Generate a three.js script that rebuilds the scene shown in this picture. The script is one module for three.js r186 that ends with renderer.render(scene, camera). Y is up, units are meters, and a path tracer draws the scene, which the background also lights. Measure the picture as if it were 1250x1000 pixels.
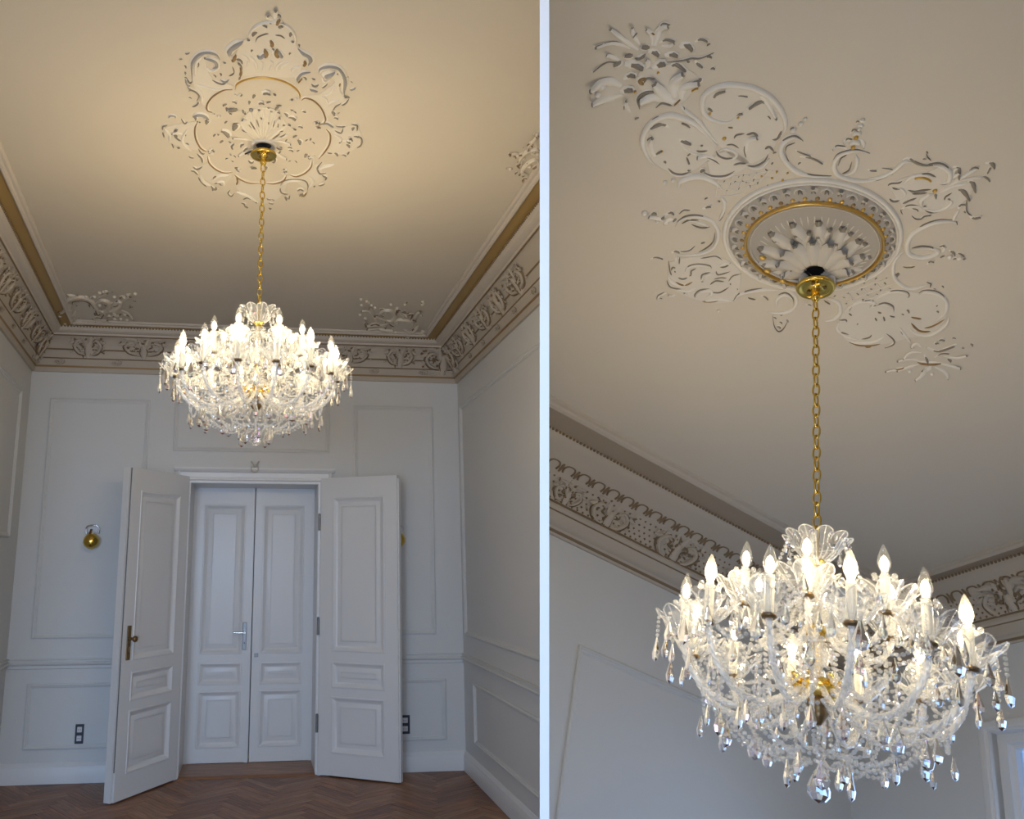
import * as THREE from 'three';
import { RoundedBoxGeometry } from 'three/addons/geometries/RoundedBoxGeometry.js';
import { mergeGeometries, toCreasedNormals } from 'three/addons/utils/BufferGeometryUtils.js';
import { RectAreaLightUniformsLib } from 'three/addons/lights/RectAreaLightUniformsLib.js';

// ------------------------------------------------------------------ camera, sky, daylight, exposure
const scene = new THREE.Scene();
const V2 = (x, y) => new THREE.Vector2(x, y), V3 = (x, y, z) => new THREE.Vector3(x, y, z);
const EYE = V3(0, 1.68, 0), PITCH = Math.atan(0.21), F = 1000, CX = 450, CY = 480;      // lens axis at pixel (450, 480), focal length 1000 px
const camera = new THREE.PerspectiveCamera(2 * Math.atan(520 / F) * 180 / Math.PI, 1.25, 0.05, 100);
camera.position.copy(EYE); camera.rotation.x = PITCH;
camera.setViewOffset(1600, 1040, 800 - CX, 520 - CY, 1250, 1000);
camera.updateProjectionMatrix();

const renderer = new THREE.WebGLRenderer({ antialias: true });
renderer.toneMapping = THREE.LinearToneMapping;
renderer.toneMappingExposure = 0.87;
renderer.shadowMap.enabled = true;
RectAreaLightUniformsLib.init();
scene.background = new THREE.Color().setRGB(0.36, 0.62, 1.15);
const SKYLIGHT = new THREE.Color().setRGB(0.32, 0.58, 1.0), GROUNDLIGHT = new THREE.Color().setRGB(1.0, 0.90, 0.74);
const WINDOWS = [[-1.2, 1.15], [0.1, 1.15]];      // tall windows behind the viewer: centre x, width
for (const [x, w] of WINDOWS) {
  const sky = new THREE.RectAreaLight(SKYLIGHT, 31, w - 0.16, 2.3);      // blue sky, coming in downwards
  sky.position.set(x, 1.75, 2.12); sky.lookAt(x, 1.75 - 8, 2.12 - 3.4); scene.add(sky);
  const ground = new THREE.RectAreaLight(GROUNDLIGHT, 4.9, w - 0.16, 2.3); // paler light thrown up by the street
  ground.position.set(x, 1.75, 2.1); ground.lookAt(x, 1.75 + 1.2, 2.1 - 5); scene.add(ground);
}
const SIDE = { sky: 1.7, ground: 0.4 };      // the same daylight at the seen and the added side window of the second room
const WARM = new THREE.Color().setRGB(1.0, 0.80, 0.50);

// ------------------------------------------------------------------ helpers
let seed = 7;
const rnd = () => { seed |= 0; seed = seed + 0x6D2B79F5 | 0; let t = Math.imul(seed ^ seed >>> 15, 1 | seed); t = t + Math.imul(t ^ t >>> 7, 61 | t) ^ t; return ((t ^ t >>> 14) >>> 0) / 4294967296; };
const rr = (a, b) => a + (b - a) * rnd();
const names = {};
function numbered(n) { const k = names[n] = (names[n] ?? -1) + 1; return k ? `${n}_${String(k).padStart(3, '0')}` : n; }
function shade(o) { o.traverse(m => { if (m.isMesh) { m.castShadow = true; m.receiveShadow = true; } }); return o; }
function mesh(name, geo, mat, parent) { const m = new THREE.Mesh(geo, mat); m.name = name; m.castShadow = m.receiveShadow = true; if (parent) parent.add(m); return m; }
function tag(o, label, category, group) { o.userData.label = label; if (category) o.userData.category = category; if (group) o.userData.group = group; return o; }
function thing(name, label, category, group) { const g = new THREE.Group(); g.name = numbered(name); scene.add(g); return tag(g, label, category, group); }
function struct(name, geo, mat, label) { const m = geo ? mesh(numbered(name), geo, mat, scene) : thing(name, label); if (geo) scene.add(m); m.userData.kind = 'structure'; m.userData.label = label; m.userData.category = name.replace(/_.*/, '').replace('trim', 'moulding'); return m; }

const RX = V3(1, 0, 0), FW = V3(0, Math.sin(PITCH), -Math.cos(PITCH)), UP = V3(0, Math.cos(PITCH), Math.sin(PITCH));
function sight(px, py) { return FW.clone().addScaledVector(RX, (px - CX) / F).addScaledVector(UP, -(py - CY) / F); }
function atY(px, py, y) { const d = sight(px, py); return EYE.clone().addScaledVector(d, (y - EYE.y) / d.y); }
const plan = p => V2(p.x, p.z);
const CUTD = FW.clone().addScaledVector(RX, (664.6 - CX) / F).normalize(), CUTN = UP.clone().cross(CUTD.clone().negate());   // plane of the partition between the rooms: through the eye, normal CUTN

// the chandelier room beyond the partition has its own upright: FRAME turns its coordinates into the world's (origin at eye height)
const u2 = (() => { const c = V3(0.535, -1.741, 1).normalize(); return RX.clone().multiplyScalar(c.x).addScaledVector(UP, -c.y).addScaledVector(FW, c.z); })();
const b2 = FW.clone().addScaledVector(u2, -FW.dot(u2)).negate().normalize(), r2 = u2.clone().cross(b2);
const FRAME = new THREE.Matrix4().makeBasis(r2, u2, b2).setPosition(EYE);
function sight2(px, py) { const d = sight(px, py); return V3(d.dot(r2), d.dot(u2), d.dot(b2)); }
function at2(px, py, y) { const d = sight2(px, py); return d.multiplyScalar(y / d.y); }
function into2(o) { o.updateMatrix(); o.matrix.premultiply(FRAME); o.matrix.decompose(o.position, o.quaternion, o.scale); return o; }

// ------------------------------------------------------------------ textures and materials
function noiseTex(w, h, fn, srgb) {
  const d = new Uint8Array(w * h * 4);
  for (let y = 0; y < h; y++) for (let x = 0; x < w; x++) { const c = fn(x / w, y / h); const i = (y * w + x) * 4; d[i] = c[0] * 255; d[i + 1] = c[1] * 255; d[i + 2] = c[2] * 255; d[i + 3] = 255; }
  const t = new THREE.DataTexture(d, w, h); t.magFilter = THREE.LinearFilter; t.minFilter = THREE.LinearMipmapLinearFilter; t.generateMipmaps = true; t.wrapS = t.wrapT = THREE.RepeatWrapping; if (srgb) t.colorSpace = THREE.SRGBColorSpace; t.needsUpdate = true; return t;
}
function hash(x, y, s) { let h = Math.imul(x | 0, 374761393) + Math.imul(y | 0, 668265263) + Math.imul(s | 0, 974711); h = Math.imul(h ^ h >>> 13, 1274126177); return ((h ^ h >>> 16) >>> 0) / 4294967296; }
function vnoise(u, v, nx, ny, s) { const x = u * nx, y = v * ny, i = Math.floor(x), j = Math.floor(y), a = x - i, b = y - j, q = t => t * t * (3 - 2 * t), m = (k, n) => ((k % n) + n) % n; const f = (p, r) => hash(m(p, nx), m(r, ny), s); const A = q(a), B = q(b); return (f(i, j) * (1 - A) + f(i + 1, j) * A) * (1 - B) + (f(i, j + 1) * (1 - A) + f(i + 1, j + 1) * A) * B; }
const woodTex = noiseTex(512, 256, (u, v) => {
  const g = 0.5 * vnoise(u, v, 6, 60, 1) + 0.3 * vnoise(u, v, 14, 120, 2) + 0.2 * vnoise(u, v, 60, 200, 3), c = 0.72 + 0.42 * (g - 0.5);
  return [Math.min(1, c * 1.02), c * 0.96, c * 0.9];
}, true);
const plasterBump = noiseTex(256, 256, (u, v) => { const g = 0.6 * vnoise(u, v, 12, 12, 5) + 0.4 * vnoise(u, v, 70, 70, 6); return [g, g, g]; });
const std = (r, g, b, rough = 0.6, metal = 0, more = {}) => { const m = new THREE.MeshStandardMaterial({ roughness: rough, metalness: metal, ...more }); m.color.setRGB(r, g, b); return m; };
const phys = (r, g, b, more) => { const m = new THREE.MeshPhysicalMaterial(more); m.color.setRGB(r, g, b); return m; };
const M = {
  wall: std(0.66, 0.66, 0.64, 0.55, 0, { bumpMap: plasterBump, bumpScale: 0.0006 }),
  ceiling: std(0.59, 0.53, 0.43, 0.75, 0, { bumpMap: plasterBump, bumpScale: 0.0006 }),
  gloss: phys(0.72, 0.72, 0.71, { roughness: 0.42, clearcoat: 0.12, clearcoatRoughness: 0.2 }),
  plaster: std(0.72, 0.675, 0.585, 0.6),
  field: std(0.63, 0.58, 0.49, 0.65),
  patina: std(0.56, 0.52, 0.45, 0.6),
  moulding: std(0.56, 0.50, 0.42, 0.65),
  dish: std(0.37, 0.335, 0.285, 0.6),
  cornice: std(0.485, 0.425, 0.345, 0.7),
  rocaille: std(0.68, 0.61, 0.50, 0.65),
  cove: std(0.44, 0.38, 0.31, 0.75),
  slate: std(0.30, 0.29, 0.275, 0.5),
  glazeShade: std(0.225, 0.195, 0.15, 0.5),  // dark pigment: part real glaze, part relief shading put into the colour
  brown: std(0.30, 0.19, 0.08, 0.45, 0.3),
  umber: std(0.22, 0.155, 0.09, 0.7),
  gold: std(0.66, 0.42, 0.11, 0.3, 0.85),
  ochre: std(0.40, 0.26, 0.08, 0.45, 0.25),
  beige: std(0.36, 0.29, 0.21, 0.7),
  brass: std(0.66, 0.46, 0.10, 0.22, 1),
  oldBrass: std(0.20, 0.13, 0.06, 0.35, 0.8),
  chrome: std(0.7, 0.7, 0.72, 0.15, 1),
  steel: std(0.22, 0.22, 0.22, 0.4, 0.8),
  black: std(0.012, 0.012, 0.014, 0.5),
  anthracite: std(0.03, 0.035, 0.05, 0.45),
  socket: std(0.7, 0.7, 0.72, 0.4),
  candle: std(0.86, 0.80, 0.64, 0.5),
  glass: phys(0.93, 0.93, 0.92, { roughness: 0.05, transmission: 0.79, thickness: 0, ior: 1.6 }),
  arm: phys(0.94, 0.94, 0.93, { roughness: 0.04, transmission: 0.68, thickness: 0, ior: 1.65 }),
  petal: phys(0.93, 0.94, 0.95, { roughness: 0.05, transmission: 0.88, thickness: 0, ior: 1.6, side: THREE.DoubleSide }),
  crystal: phys(0.97, 0.98, 1.0, { roughness: 0.0, transmission: 1, thickness: 0.02, ior: 1.62, iridescence: 0.5, iridescenceIOR: 1.9, iridescenceThicknessRange: [260, 420] }),
  bulbGlass: phys(1, 0.99, 0.96, { roughness: 0.03, transmission: 0.95, thickness: 0, ior: 1.45 }),
  pane: phys(0.9, 0.95, 1, { roughness: 0.02, transmission: 1, thickness: 0, ior: 1.5 }),
  white: std(0.86, 0.86, 0.86, 0.5),
  floor: std(0.035, 0.02, 0.012, 0.8),
};
M.glow = std(1, 0.95, 0.85, 0.4); M.glow.emissive.setRGB(1, 0.9, 0.7); M.glow.emissiveIntensity = 14;
const woods = [[0.47, 0.235, 0.12], [0.56, 0.30, 0.16], [0.38, 0.18, 0.09], [0.52, 0.25, 0.11], [0.60, 0.35, 0.20]].map(c => std(...c, 0.42, 0, { map: woodTex }));

// ------------------------------------------------------------------ geometry helpers
function flat(positions, uv) { const g = new THREE.BufferGeometry(); g.setAttribute('position', new THREE.Float32BufferAttribute(positions, 3)); g.setAttribute('uv', new THREE.Float32BufferAttribute(uv || new Array(positions.length / 3 * 2).fill(0), 2)); g.computeVertexNormals(); return g; }
const quad = (o, a, b, c, d) => { for (const p of [a, b, c, a, c, d]) o.push(p.x, p.y, p.z); };
function box(x0, x1, y0, y1, z0, z1) { const g = new THREE.BoxGeometry(x1 - x0, y1 - y0, z1 - z0); g.translate((x0 + x1) / 2, (y0 + y1) / 2, (z0 + z1) / 2); return g; }
function merged(list) { return mergeGeometries(list.map(g => { const n = g.index ? g.toNonIndexed() : g.clone(); for (const k of Object.keys(n.attributes)) if (!['position', 'normal', 'uv'].includes(k)) n.deleteAttribute(k); return n; })); }
/* a moulding swept round a rectangle in the xy plane; profile points are [inward, height] */
function frame(x0, y0, x1, y1, prof, sides = [0, 1, 2, 3], x1t = x1) {
  const c = ([a, h]) => [V3(x0 + a, y0 + a, h), V3(x1 - a, y0 + a, h), V3(x1t - a, y1 - a, h), V3(x0 + a, y1 - a, h)], o = [];
  for (let i = 0; i + 1 < prof.length; i++) { const A = c(prof[i]), B = c(prof[i + 1]); for (const k of sides) { const n = (k + 1) % 4; quad(o, A[k], A[n], B[n], B[k]); } }
  return toCreasedNormals(flat(o), 0.6);
}
const PANEL = [[0, 0], [0, 0.012], [0.008, 0.018], [0.016, 0.018], [0.022, 0.010], [0.028, 0.010], [0.034, 0.004], [0.040, 0.004], [0.040, 0]];
const SASH = [[0, 0.001], [0.004, 0.006], [0.012, 0.006], [0.02, -0.004], [0.03, -0.010], [0.034, -0.012]];
/* an extruded bar with profile [[out, up]...] from s0 to s1 along x (z is out of the wall) */
function bar(s0, s1, prof) { const o = []; for (let i = 0; i + 1 < prof.length; i++) { const [a, b] = prof[i], [c, d] = prof[i + 1]; quad(o, V3(s0, b, a), V3(s1, b, a), V3(s1, d, c), V3(s0, d, c)); } return toCreasedNormals(flat(o), 0.5); }
/* a cornice swept along a plan polyline; prof points are [out of wall, height]; scale per wall for the projection */
function cornice(pts, inward, prof, scale, cut) {   // cut: plane [point, normal, which end] where the run is sawn off
  const n = pts.length - 1, dir = [], nor = [];
  for (let i = 0; i < n; i++) { const d = pts[i + 1].clone().sub(pts[i]).normalize(); dir.push(d); nor.push(V2(-d.y, d.x).multiplyScalar(inward)); }
  const sawn = (p, d, h) => { const q = V3(p.x, h, p.y), t = cut[0].clone().sub(q).dot(cut[1]) / (d.x * cut[1].x + d.y * cut[1].z); return q.add(V3(d.x * t, 0, d.y * t)); };
  const at = (i, [d, h]) => {
    if (i === 0) { const p = pts[0].clone().addScaledVector(nor[0], d * scale[0]); return cut && !cut[2] ? sawn(p, dir[0], h) : V3(p.x, h, p.y); }
    if (i === n) { const p = pts[n].clone().addScaledVector(nor[n - 1], d * scale[n - 1]); return cut && cut[2] ? sawn(p, dir[n - 1], h) : V3(p.x, h, p.y); }
    const A = pts[i].clone().addScaledVector(nor[i - 1], d * scale[i - 1]), B = pts[i].clone().addScaledVector(nor[i], d * scale[i]), a = dir[i - 1], b = dir[i];
    const t = ((B.x - A.x) * b.y - (B.y - A.y) * b.x) / (a.x * b.y - a.y * b.x); A.addScaledVector(a, t); return V3(A.x, h, A.y);
  };
  const o = [];
  for (let k = 0; k + 1 < prof.length; k++) for (let i = 0; i < n; i++) quad(o, at(i, prof[k]), at(i + 1, prof[k]), at(i + 1, prof[k + 1]), at(i, prof[k + 1]));
  return { geo: toCreasedNormals(flat(o), 0.5), at };
}
/* a wall: outline polygon in (s, y) with holes, thick away from the room; its own frame has x along the wall, y up, z into the room */
const wallPx = new Map();
function wallMesh(name, p0, p1, outline, holes, mat, label, frame2, thick = 0.12) {
  const sh = new THREE.Shape(outline.map(p => V2(...p))); for (const h of holes) sh.holes.push(new THREE.Path(h.map(p => V2(...p))));
  const g = new THREE.ExtrudeGeometry(sh, { depth: thick, bevelEnabled: false }); g.translate(0, 0, -thick);
  const w = struct(name, g, mat, label), d = p1.clone().sub(p0).normalize();
  w.matrix.makeBasis(V3(d.x, 0, d.y), V3(0, 1, 0), V3(-d.y, 0, d.x)).setPosition(p0.x, 0, p0.y);
  if (frame2) w.matrix.premultiply(FRAME);
  w.matrix.decompose(w.position, w.quaternion, w.scale); w.updateMatrixWorld(true);
  wallPx.set(w, (px, py) => { const inv = w.matrixWorld.clone().invert(), o = EYE.clone().applyMatrix4(inv), q = EYE.clone().add(sight(px, py)).applyMatrix4(inv).sub(o), t = -o.z / q.z; return V2(o.x + t * q.x, o.y + t * q.y); });
  return w;
}
function onWall(w, o, s, y, z = 0) { o.position.set(s, y, z); w.updateMatrixWorld(true); o.updateMatrix(); o.matrix.premultiply(w.matrixWorld); o.matrix.decompose(o.position, o.quaternion, o.scale); return o; }
// ------------------------------------------------------------------ relief pieces: drawn in xy, raised along z
function spline(pts, n) { if (pts.length === 2) return Array.from({ length: n + 1 }, (_, i) => pts[0].clone().lerp(pts[1], i / n)); return new THREE.SplineCurve(pts).getPoints(n); }
function strokeGeo(pts, w, h, opt = {}) {
  const { taper = [0.25, 0.25], base = -0.002, n = 6 + pts.length * 4, closed = false, sides = 5, lean = 0 } = opt, P = closed ? pts : spline(pts, n), N = P.length, rows = [];
  for (let i = 0; i < N; i++) {
    const a = P[closed ? (i + N - 1) % N : Math.max(0, i - 1)], b = P[closed ? (i + 1) % N : Math.min(N - 1, i + 1)], d = b.clone().sub(a).normalize(), t = i / (N - 1);
    const k = closed ? 1 : Math.min(1, 0.12 + 0.88 * Math.min(taper[0] ? t / taper[0] : 1, taper[1] ? (1 - t) / taper[1] : 1)), row = [];
    for (let j = 0; j <= sides; j++) { const f = Math.PI * j / sides, c = Math.cos(f) * w * k, z = Math.sin(f) * h * (0.4 + 0.6 * k); row.push(V3(P[i].x - d.y * c, P[i].y + d.x * c, base + z + lean * t)); }
    rows.push(row);
  }
  const pos = [], idx = []; rows.forEach(r => r.forEach(p => pos.push(p.x, p.y, p.z)));
  const S = sides + 1, last = closed ? N : N - 1;
  for (let i = 0; i < last; i++) for (let j = 0; j < sides; j++) { const a = i * S + j, b = ((i + 1) % N) * S + j; idx.push(a, a + 1, b, b, a + 1, b + 1); }
  const g = new THREE.BufferGeometry(); g.setAttribute('position', new THREE.Float32BufferAttribute(pos, 3)); g.setAttribute('uv', new THREE.Float32BufferAttribute(new Array(pos.length / 3 * 2).fill(0), 2)); g.setIndex(idx); g.computeVertexNormals(); return g;
}
/* an acanthus-like leaf along a curve: lobed edge, sunk midrib, lifted tip; group 0 is the blade, group 1 the glazed tip */
function leafGeo(pts, w, lift = 0.02, tip = 0.66, lobes = 3) {
  const n = 11, P = spline(pts, n), pos = [], idx0 = [], idx1 = [], U = [-1, -0.55, 0, 0.55, 1];
  for (let i = 0; i <= n; i++) {
    const a = P[Math.max(0, i - 1)], b = P[Math.min(n, i + 1)], d = b.clone().sub(a).normalize(), t = i / n;
    const W = w * (0.25 + 0.75 * Math.pow(Math.sin(Math.PI * Math.min(1, 0.12 + 0.86 * t)), 0.8)) * (0.78 + 0.22 * Math.abs(Math.cos(lobes * Math.PI * t)));
    for (const u of U) { const z = -0.002 + w * 0.55 * (1 - u * u) * (t < 0.98 ? 1 : 0.3) - (u === 0 ? w * 0.16 : 0) + lift * t * t; pos.push(P[i].x - d.y * W * u, P[i].y + d.x * W * u, Math.abs(u) === 1 ? Math.min(z, -0.001 + lift * t * t * 0.6) : z); }
  }
  for (let i = 0; i < n; i++) for (let j = 0; j < 4; j++) { const a = i * 5 + j, b = a + 5; (i / n >= tip ? idx1 : idx0).push(a, b, a + 1, b, b + 1, a + 1); }
  const g = new THREE.BufferGeometry(); g.setAttribute('position', new THREE.Float32BufferAttribute(pos, 3)); g.setAttribute('uv', new THREE.Float32BufferAttribute(new Array(pos.length / 3 * 2).fill(0), 2));
  const idx = [...idx0.flatMap((v, k) => k % 3 ? [] : [idx0[k], idx0[k + 2], idx0[k + 1]]), ...idx1.flatMap((v, k) => k % 3 ? [] : [idx1[k], idx1[k + 2], idx1[k + 1]])];
  g.setIndex(idx); g.computeVertexNormals(); if (idx1.length) { g.addGroup(0, idx0.length, 0); g.addGroup(idx0.length, idx1.length, 1); } return g;
}
const beadCache = {};
function beadGeo() { return beadCache.b ??= (() => { const g = new THREE.SphereGeometry(1, 8, 5, 0, Math.PI * 2, 0, Math.PI / 2); g.rotateX(Math.PI / 2); return g; })(); }
/* a free relief cluster (cartouche, spray) about 2 wide and 2 high, mirrored left and right, as one mesh of two materials */
function clusterGeo(w, h, sd, rich = 1) {
  seed = sd * 7919 + 13; const A = [], B = [], z = Math.min(w, h);
  const both = (list, pts, fn) => { list.push(fn(pts)); list.push(fn(pts.map(p => V2(-p.x, p.y)))); };
  const S = (x, y) => V2(x * w, y * h);
  A.push(leafGeo([S(0, -0.8), S(0.03, -0.3), S(0, 0.25)], z * 0.26, z * 0.08, 1.1, 4));
  both(A, [S(0.02, -0.1), S(0.14, 0.3), S(0.22, 0.75)], p => leafGeo(p, z * 0.12, z * 0.1, 1.1));
  both(B, [S(0.06, -0.7), S(0.16, -0.3), S(0.08, 0.1)], p => strokeGeo(p, z * 0.03, z * 0.12));
  both(A, [S(0.08, -0.5), S(0.5, -0.35), S(0.72, 0.05), S(0.5, 0.36), S(0.28, 0.2)], p => strokeGeo(p, z * 0.09, z * 0.16));
  both(B, [S(0.12, -0.58), S(0.58, -0.44), S(0.82, 0.03), S(0.6, 0.44)], p => strokeGeo(p, z * 0.035, z * 0.10));
  both(A, [S(0.1, 0.3), S(0.35, 0.6), S(0.75, 0.62)], p => leafGeo(p, z * 0.13, z * 0.12, 1.1));
  both(A, [S(0.3, 0.1), S(0.7, 0.25), S(1.0, 0.2)], p => leafGeo(p, z * 0.12, z * 0.1, 1.1));
  both(B, [S(0.2, -0.05), S(0.36, 0.08), S(0.3, 0.26)], p => strokeGeo(p, z * 0.05, z * 0.12));
  both(A, [S(0.12, -0.6), S(0.35, -0.8), S(0.55, -0.7)], p => leafGeo(p, z * 0.1, z * 0.1, 1.1));
  for (let k = 0; k < 14 * rich; k++) { const x = rr(-0.95, 0.95), y = rr(-0.6, 0.85) * (1 - 0.4 * Math.abs(x)), r = z * rr(0.035, 0.085), g = beadGeo().clone(); g.scale(r, r, r); g.translate(x * w, y * h, 0.004); (rnd() < 0.45 ? B : A).push(g); }
  for (let k = 0; k < 11 * rich; k++) { const x = rr(-0.8, 0.8), y = rr(-0.5, 0.8), a = rr(0, 6.3), l = rr(0.15, 0.35); (rnd() < 0.4 ? B : A).push(leafGeo([S(x, y), S(x + l * Math.cos(a) * 0.6, y + l * Math.sin(a) * 0.4), S(x + l * Math.cos(a), y + l * Math.sin(a))], z * 0.07, z * 0.12, 1.1)); }
  const a = merged(A.map(g => { g.clearGroups(); return g; })), b = merged(B.map(g => { g.clearGroups(); return g; })), g = mergeGeometries([a, b], true); return g;
}

// ------------------------------------------------------------------ the room with the double door: plan corners in metres
const CE = 3.68, HB = 3.335;
const BL = V2(-2.904, -6.874), BR = V2(0.817, -7.369), RE = V2(1.115, -4.93), LB = V2(-2.146, -3.5), LF = V2(-2.9, 2.3);
const K = 0.2145 * Math.cos(PITCH);                        // the partition runs in line with the viewer: x = K (0.21 (y - eye) - z)
const cutX = (y, z) => K * (0.21 * (y - EYE.y) - z);

// wall with the door opening
const wb = { len: BL.distanceTo(BR) };
const tmp = wallMesh('wall_back', BL, BR, [[0, 0], [1, 0], [1, 1], [0, 1]], [], M.wall, ''); scene.remove(tmp); delete names.wall_back;
const bpx = wallPx.get(tmp);
const oL = (bpx(230, 640).x + bpx(219, 900).x) / 2, oR = (bpx(384, 640).x + bpx(390, 900).x) / 2, oT = bpx(307, 590).y;
const wallBack = wallMesh('wall_back', BL, BR, [[-0.12, -0.1], [oL, -0.1], [oL, oT], [oR, oT], [oR, -0.1], [wb.len + 0.12, -0.1], [wb.len + 0.12, CE + 0.05], [-0.12, CE + 0.05]], [], M.wall, 'pale grey panelled wall with the double doorway');
const wallLeft = wallMesh('wall_left', LB, BL, [[0, -0.1], [LB.distanceTo(BL), -0.1], [LB.distanceTo(BL), CE + 0.05], [0, CE + 0.05]], [], M.wall, 'pale grey panelled wall meeting the door wall, bluish in daylight');
const cutS = y => { const d = RE.clone().sub(BR).normalize(), q = V3(BR.x, y, BR.y); return EYE.clone().sub(q).dot(CUTN) / (d.x * CUTN.x + d.y * CUTN.z); };   // where the shaded wall runs into the partition
const wallRight = wallMesh('wall_right', BR, RE, [[0, -0.1], [cutS(-0.1), -0.1], [cutS(CE + 0.05), CE + 0.05], [0, CE + 0.05]], [], M.wall, 'shaded pale grey panelled wall beside the partition edge', false, 0.02);
const wallSide = wallMesh('wall_side', LF, LB, [[0, -0.1], [LF.distanceTo(LB), -0.1], [LF.distanceTo(LB), CE + 0.05], [0, CE + 0.05]], [], M.wall, 'plain pale grey wall continuing beside the viewer');

function panel(w, a, b, name = 'panel_moulding', sides, x1t) { // two opposite pixel corners or wall points
  const x0 = Math.min(a.x, b.x), x1 = Math.max(a.x, b.x), y0 = Math.min(a.y, b.y), y1 = Math.max(a.y, b.y);
  return mesh(name, frame(x0, y0, x1, y1, PANEL, sides, x1t), M.wall, w);
}
const rpx = wallPx.get(wallRight), lpx = wallPx.get(wallLeft);
const mid = (f, ...p) => { const v = p.map(q => f(...q)); return v.reduce((s, q) => s + q, 0) / v.length; };
const bx = (x, y) => bpx(x, y).x, by = (x, y) => bpx(x, y).y;
const upB = by(40, 780), upT = by(63, 486), loB = by(25, 916), loT = by(33, 835);
const xa = (bx(62, 486) + bx(38, 780)) / 2;
panel(wallBack, V2(xa, upB), V2(bx(184, 488), upT));
panel(wallBack, V2(bx(432, 493), by(537, 774)), V2((bx(522, 495) + bx(538, 773)) / 2, upT));
panel(wallBack, V2(bx(211, 551), by(250, 551)), V2(bx(402, 552), upT));
panel(wallBack, V2(xa, loB), V2(bx(140, 840), loT));
panel(wallBack, V2(bx(455, 830), by(546, 903)), V2((bx(543, 828) + bx(546, 903)) / 2, by(543, 828)));
const RAIL = [[0, -0.04], [0.012, -0.035], [0.012, -0.012], [0.026, -0.006], [0.032, 0.006], [0.026, 0.016], [0.014, 0.018], [0.014, 0.028], [0.022, 0.034], [0.022, 0.042], [0, 0.042]];
const railY = (by(60, 811) + by(555, 803)) / 2;
const dado = (w, s0, s1) => { const m = mesh('dado_rail', bar(s0, s1, RAIL), M.wall, w); m.position.y = railY; return m; };
dado(wallBack, 0, oL - 0.12); dado(wallBack, oR + 0.12, wb.len); dado(wallLeft, 0, LB.distanceTo(BL)); dado(wallRight, 0, cutS(railY) - 0.01);
const rW = BR.distanceTo(RE);
panel(wallRight, V2(rpx(566, 640).x, upB), V2(cutS(upB) - 0.005, upT), 'panel_moulding', [0, 2, 3], cutS(upT) - 0.005);
panel(wallRight, V2(rpx(580, 860).x, loB + 0.02), V2(cutS(loB) - 0.005, loT), 'panel_moulding', [0, 2, 3], cutS(loT) - 0.005);
panel(wallLeft, V2(0.6, lpx(6, 656).y), V2(lpx(18, 560).x, lpx(27, 477).y));
const BASE = [[0, 0], [0.024, 0], [0.024, 0.11], [0.020, 0.118], [0.020, 0.128], [0.012, 0.14], [0.006, 0.152], [0, 0.154]];
function baseboard(side, w, s0, s1, label) { const m = struct('baseboard_' + side, bar(s0, s1, BASE), M.gloss, label); m.matrix.copy(w.matrixWorld); m.matrix.decompose(m.position, m.quaternion, m.scale); return m; }
baseboard('left', wallLeft, 0, LB.distanceTo(BL), 'white skirting under the wall that meets the sconce wall');
baseboard('back', wallBack, 0, oL - 0.14, 'white skirting below the sconce and socket wall');
baseboard('back_2', wallBack, oR + 0.14, wb.len, 'white skirting between the open door leaf and the room corner').name = 'baseboard_back_001';
baseboard('right', wallRight, 0, cutS(0.1) - 0.01, 'white skirting running along the shaded panelled wall');

// floor: a dark bed with herringbone oak blocks
{
  const sh = new THREE.Shape([[-4, -2.4], [7.5, -2.4], [7.5, 1.0], [cutX(0, -1.4), 1.4], [1.25, 4.9], [1.0, 7.6], [-4, 7.6]].map(p => V2(...p)));
  const g = new THREE.ExtrudeGeometry(sh, { depth: 0.1, bevelEnabled: false }); g.rotateX(-Math.PI / 2); g.translate(0, -0.103, 0);
  const floor = struct('floor', g, woods[2], 'brown oak herringbone parquet floor below the double door');
  const L = 0.43, W = 0.072, inside = p => { // in the room and in the picture
    const d1 = BR.clone().sub(BL), d2 = RE.clone().sub(BR), d3 = BL.clone().sub(LB), s = (d, o) => d.x * (p.y - o.y) - d.y * (p.x - o.x);
    return s(d1, BL) > -0.01 && s(d2, BR) > -0.01 && s(d3, LB) > -0.01 && p.y < -5.55;
  };
  const geos = [0, 1, 2, 3].map(k => { const b = new THREE.BoxGeometry(L - 0.0022, 0.016, W - 0.0022), uv = b.attributes.uv, q = b.attributes.position; for (let i = 0; i < uv.count; i++) uv.setXY(i, q.getX(i) * 1.1 + k * 0.37, q.getZ(i) * 1.3 + k * 0.21); return b; });
  const th = Math.PI / 4 - Math.atan2(BR.y - BL.y, BR.x - BL.x) * 0.5, c = Math.cos(th), s = Math.sin(th), o = V2(-1, -6.6);
  seed = 11;
  for (let i = -60; i < 60; i++) for (let j = -8; j < 8; j++) for (const v of [0, 1]) {
    const x = i * W + j * L + (v ? W / 2 : L / 2), y = i * W - j * L + (v ? W + L / 2 : W / 2), p = V2(o.x + c * x - s * y, o.y + s * x + c * y);
    const k = rnd(), dy = rnd(), e = rnd(); if (!inside(p)) continue;
    const m = mesh('parquet_block', geos[(k * 4) | 0], woods[(e * 5) | 0], floor); m.position.set(p.x, -0.009 + dy * 0.0012, p.y); m.rotation.y = -th - (v ? Math.PI / 2 : 0);
  }
}
// ceilings
{
  const g1 = new THREE.ExtrudeGeometry(new THREE.Shape([[-5, -2.4], [cutX(CE, 2.4), -2.4], [cutX(CE, -8), 8], [-5, 8]].map(p => V2(...p))), { depth: 0.12, bevelEnabled: false }); g1.rotateX(-Math.PI / 2); g1.translate(0, CE, 0);
  struct('ceiling', g1, M.ceiling, 'warm cream plaster ceiling above the double door room');
}

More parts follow.
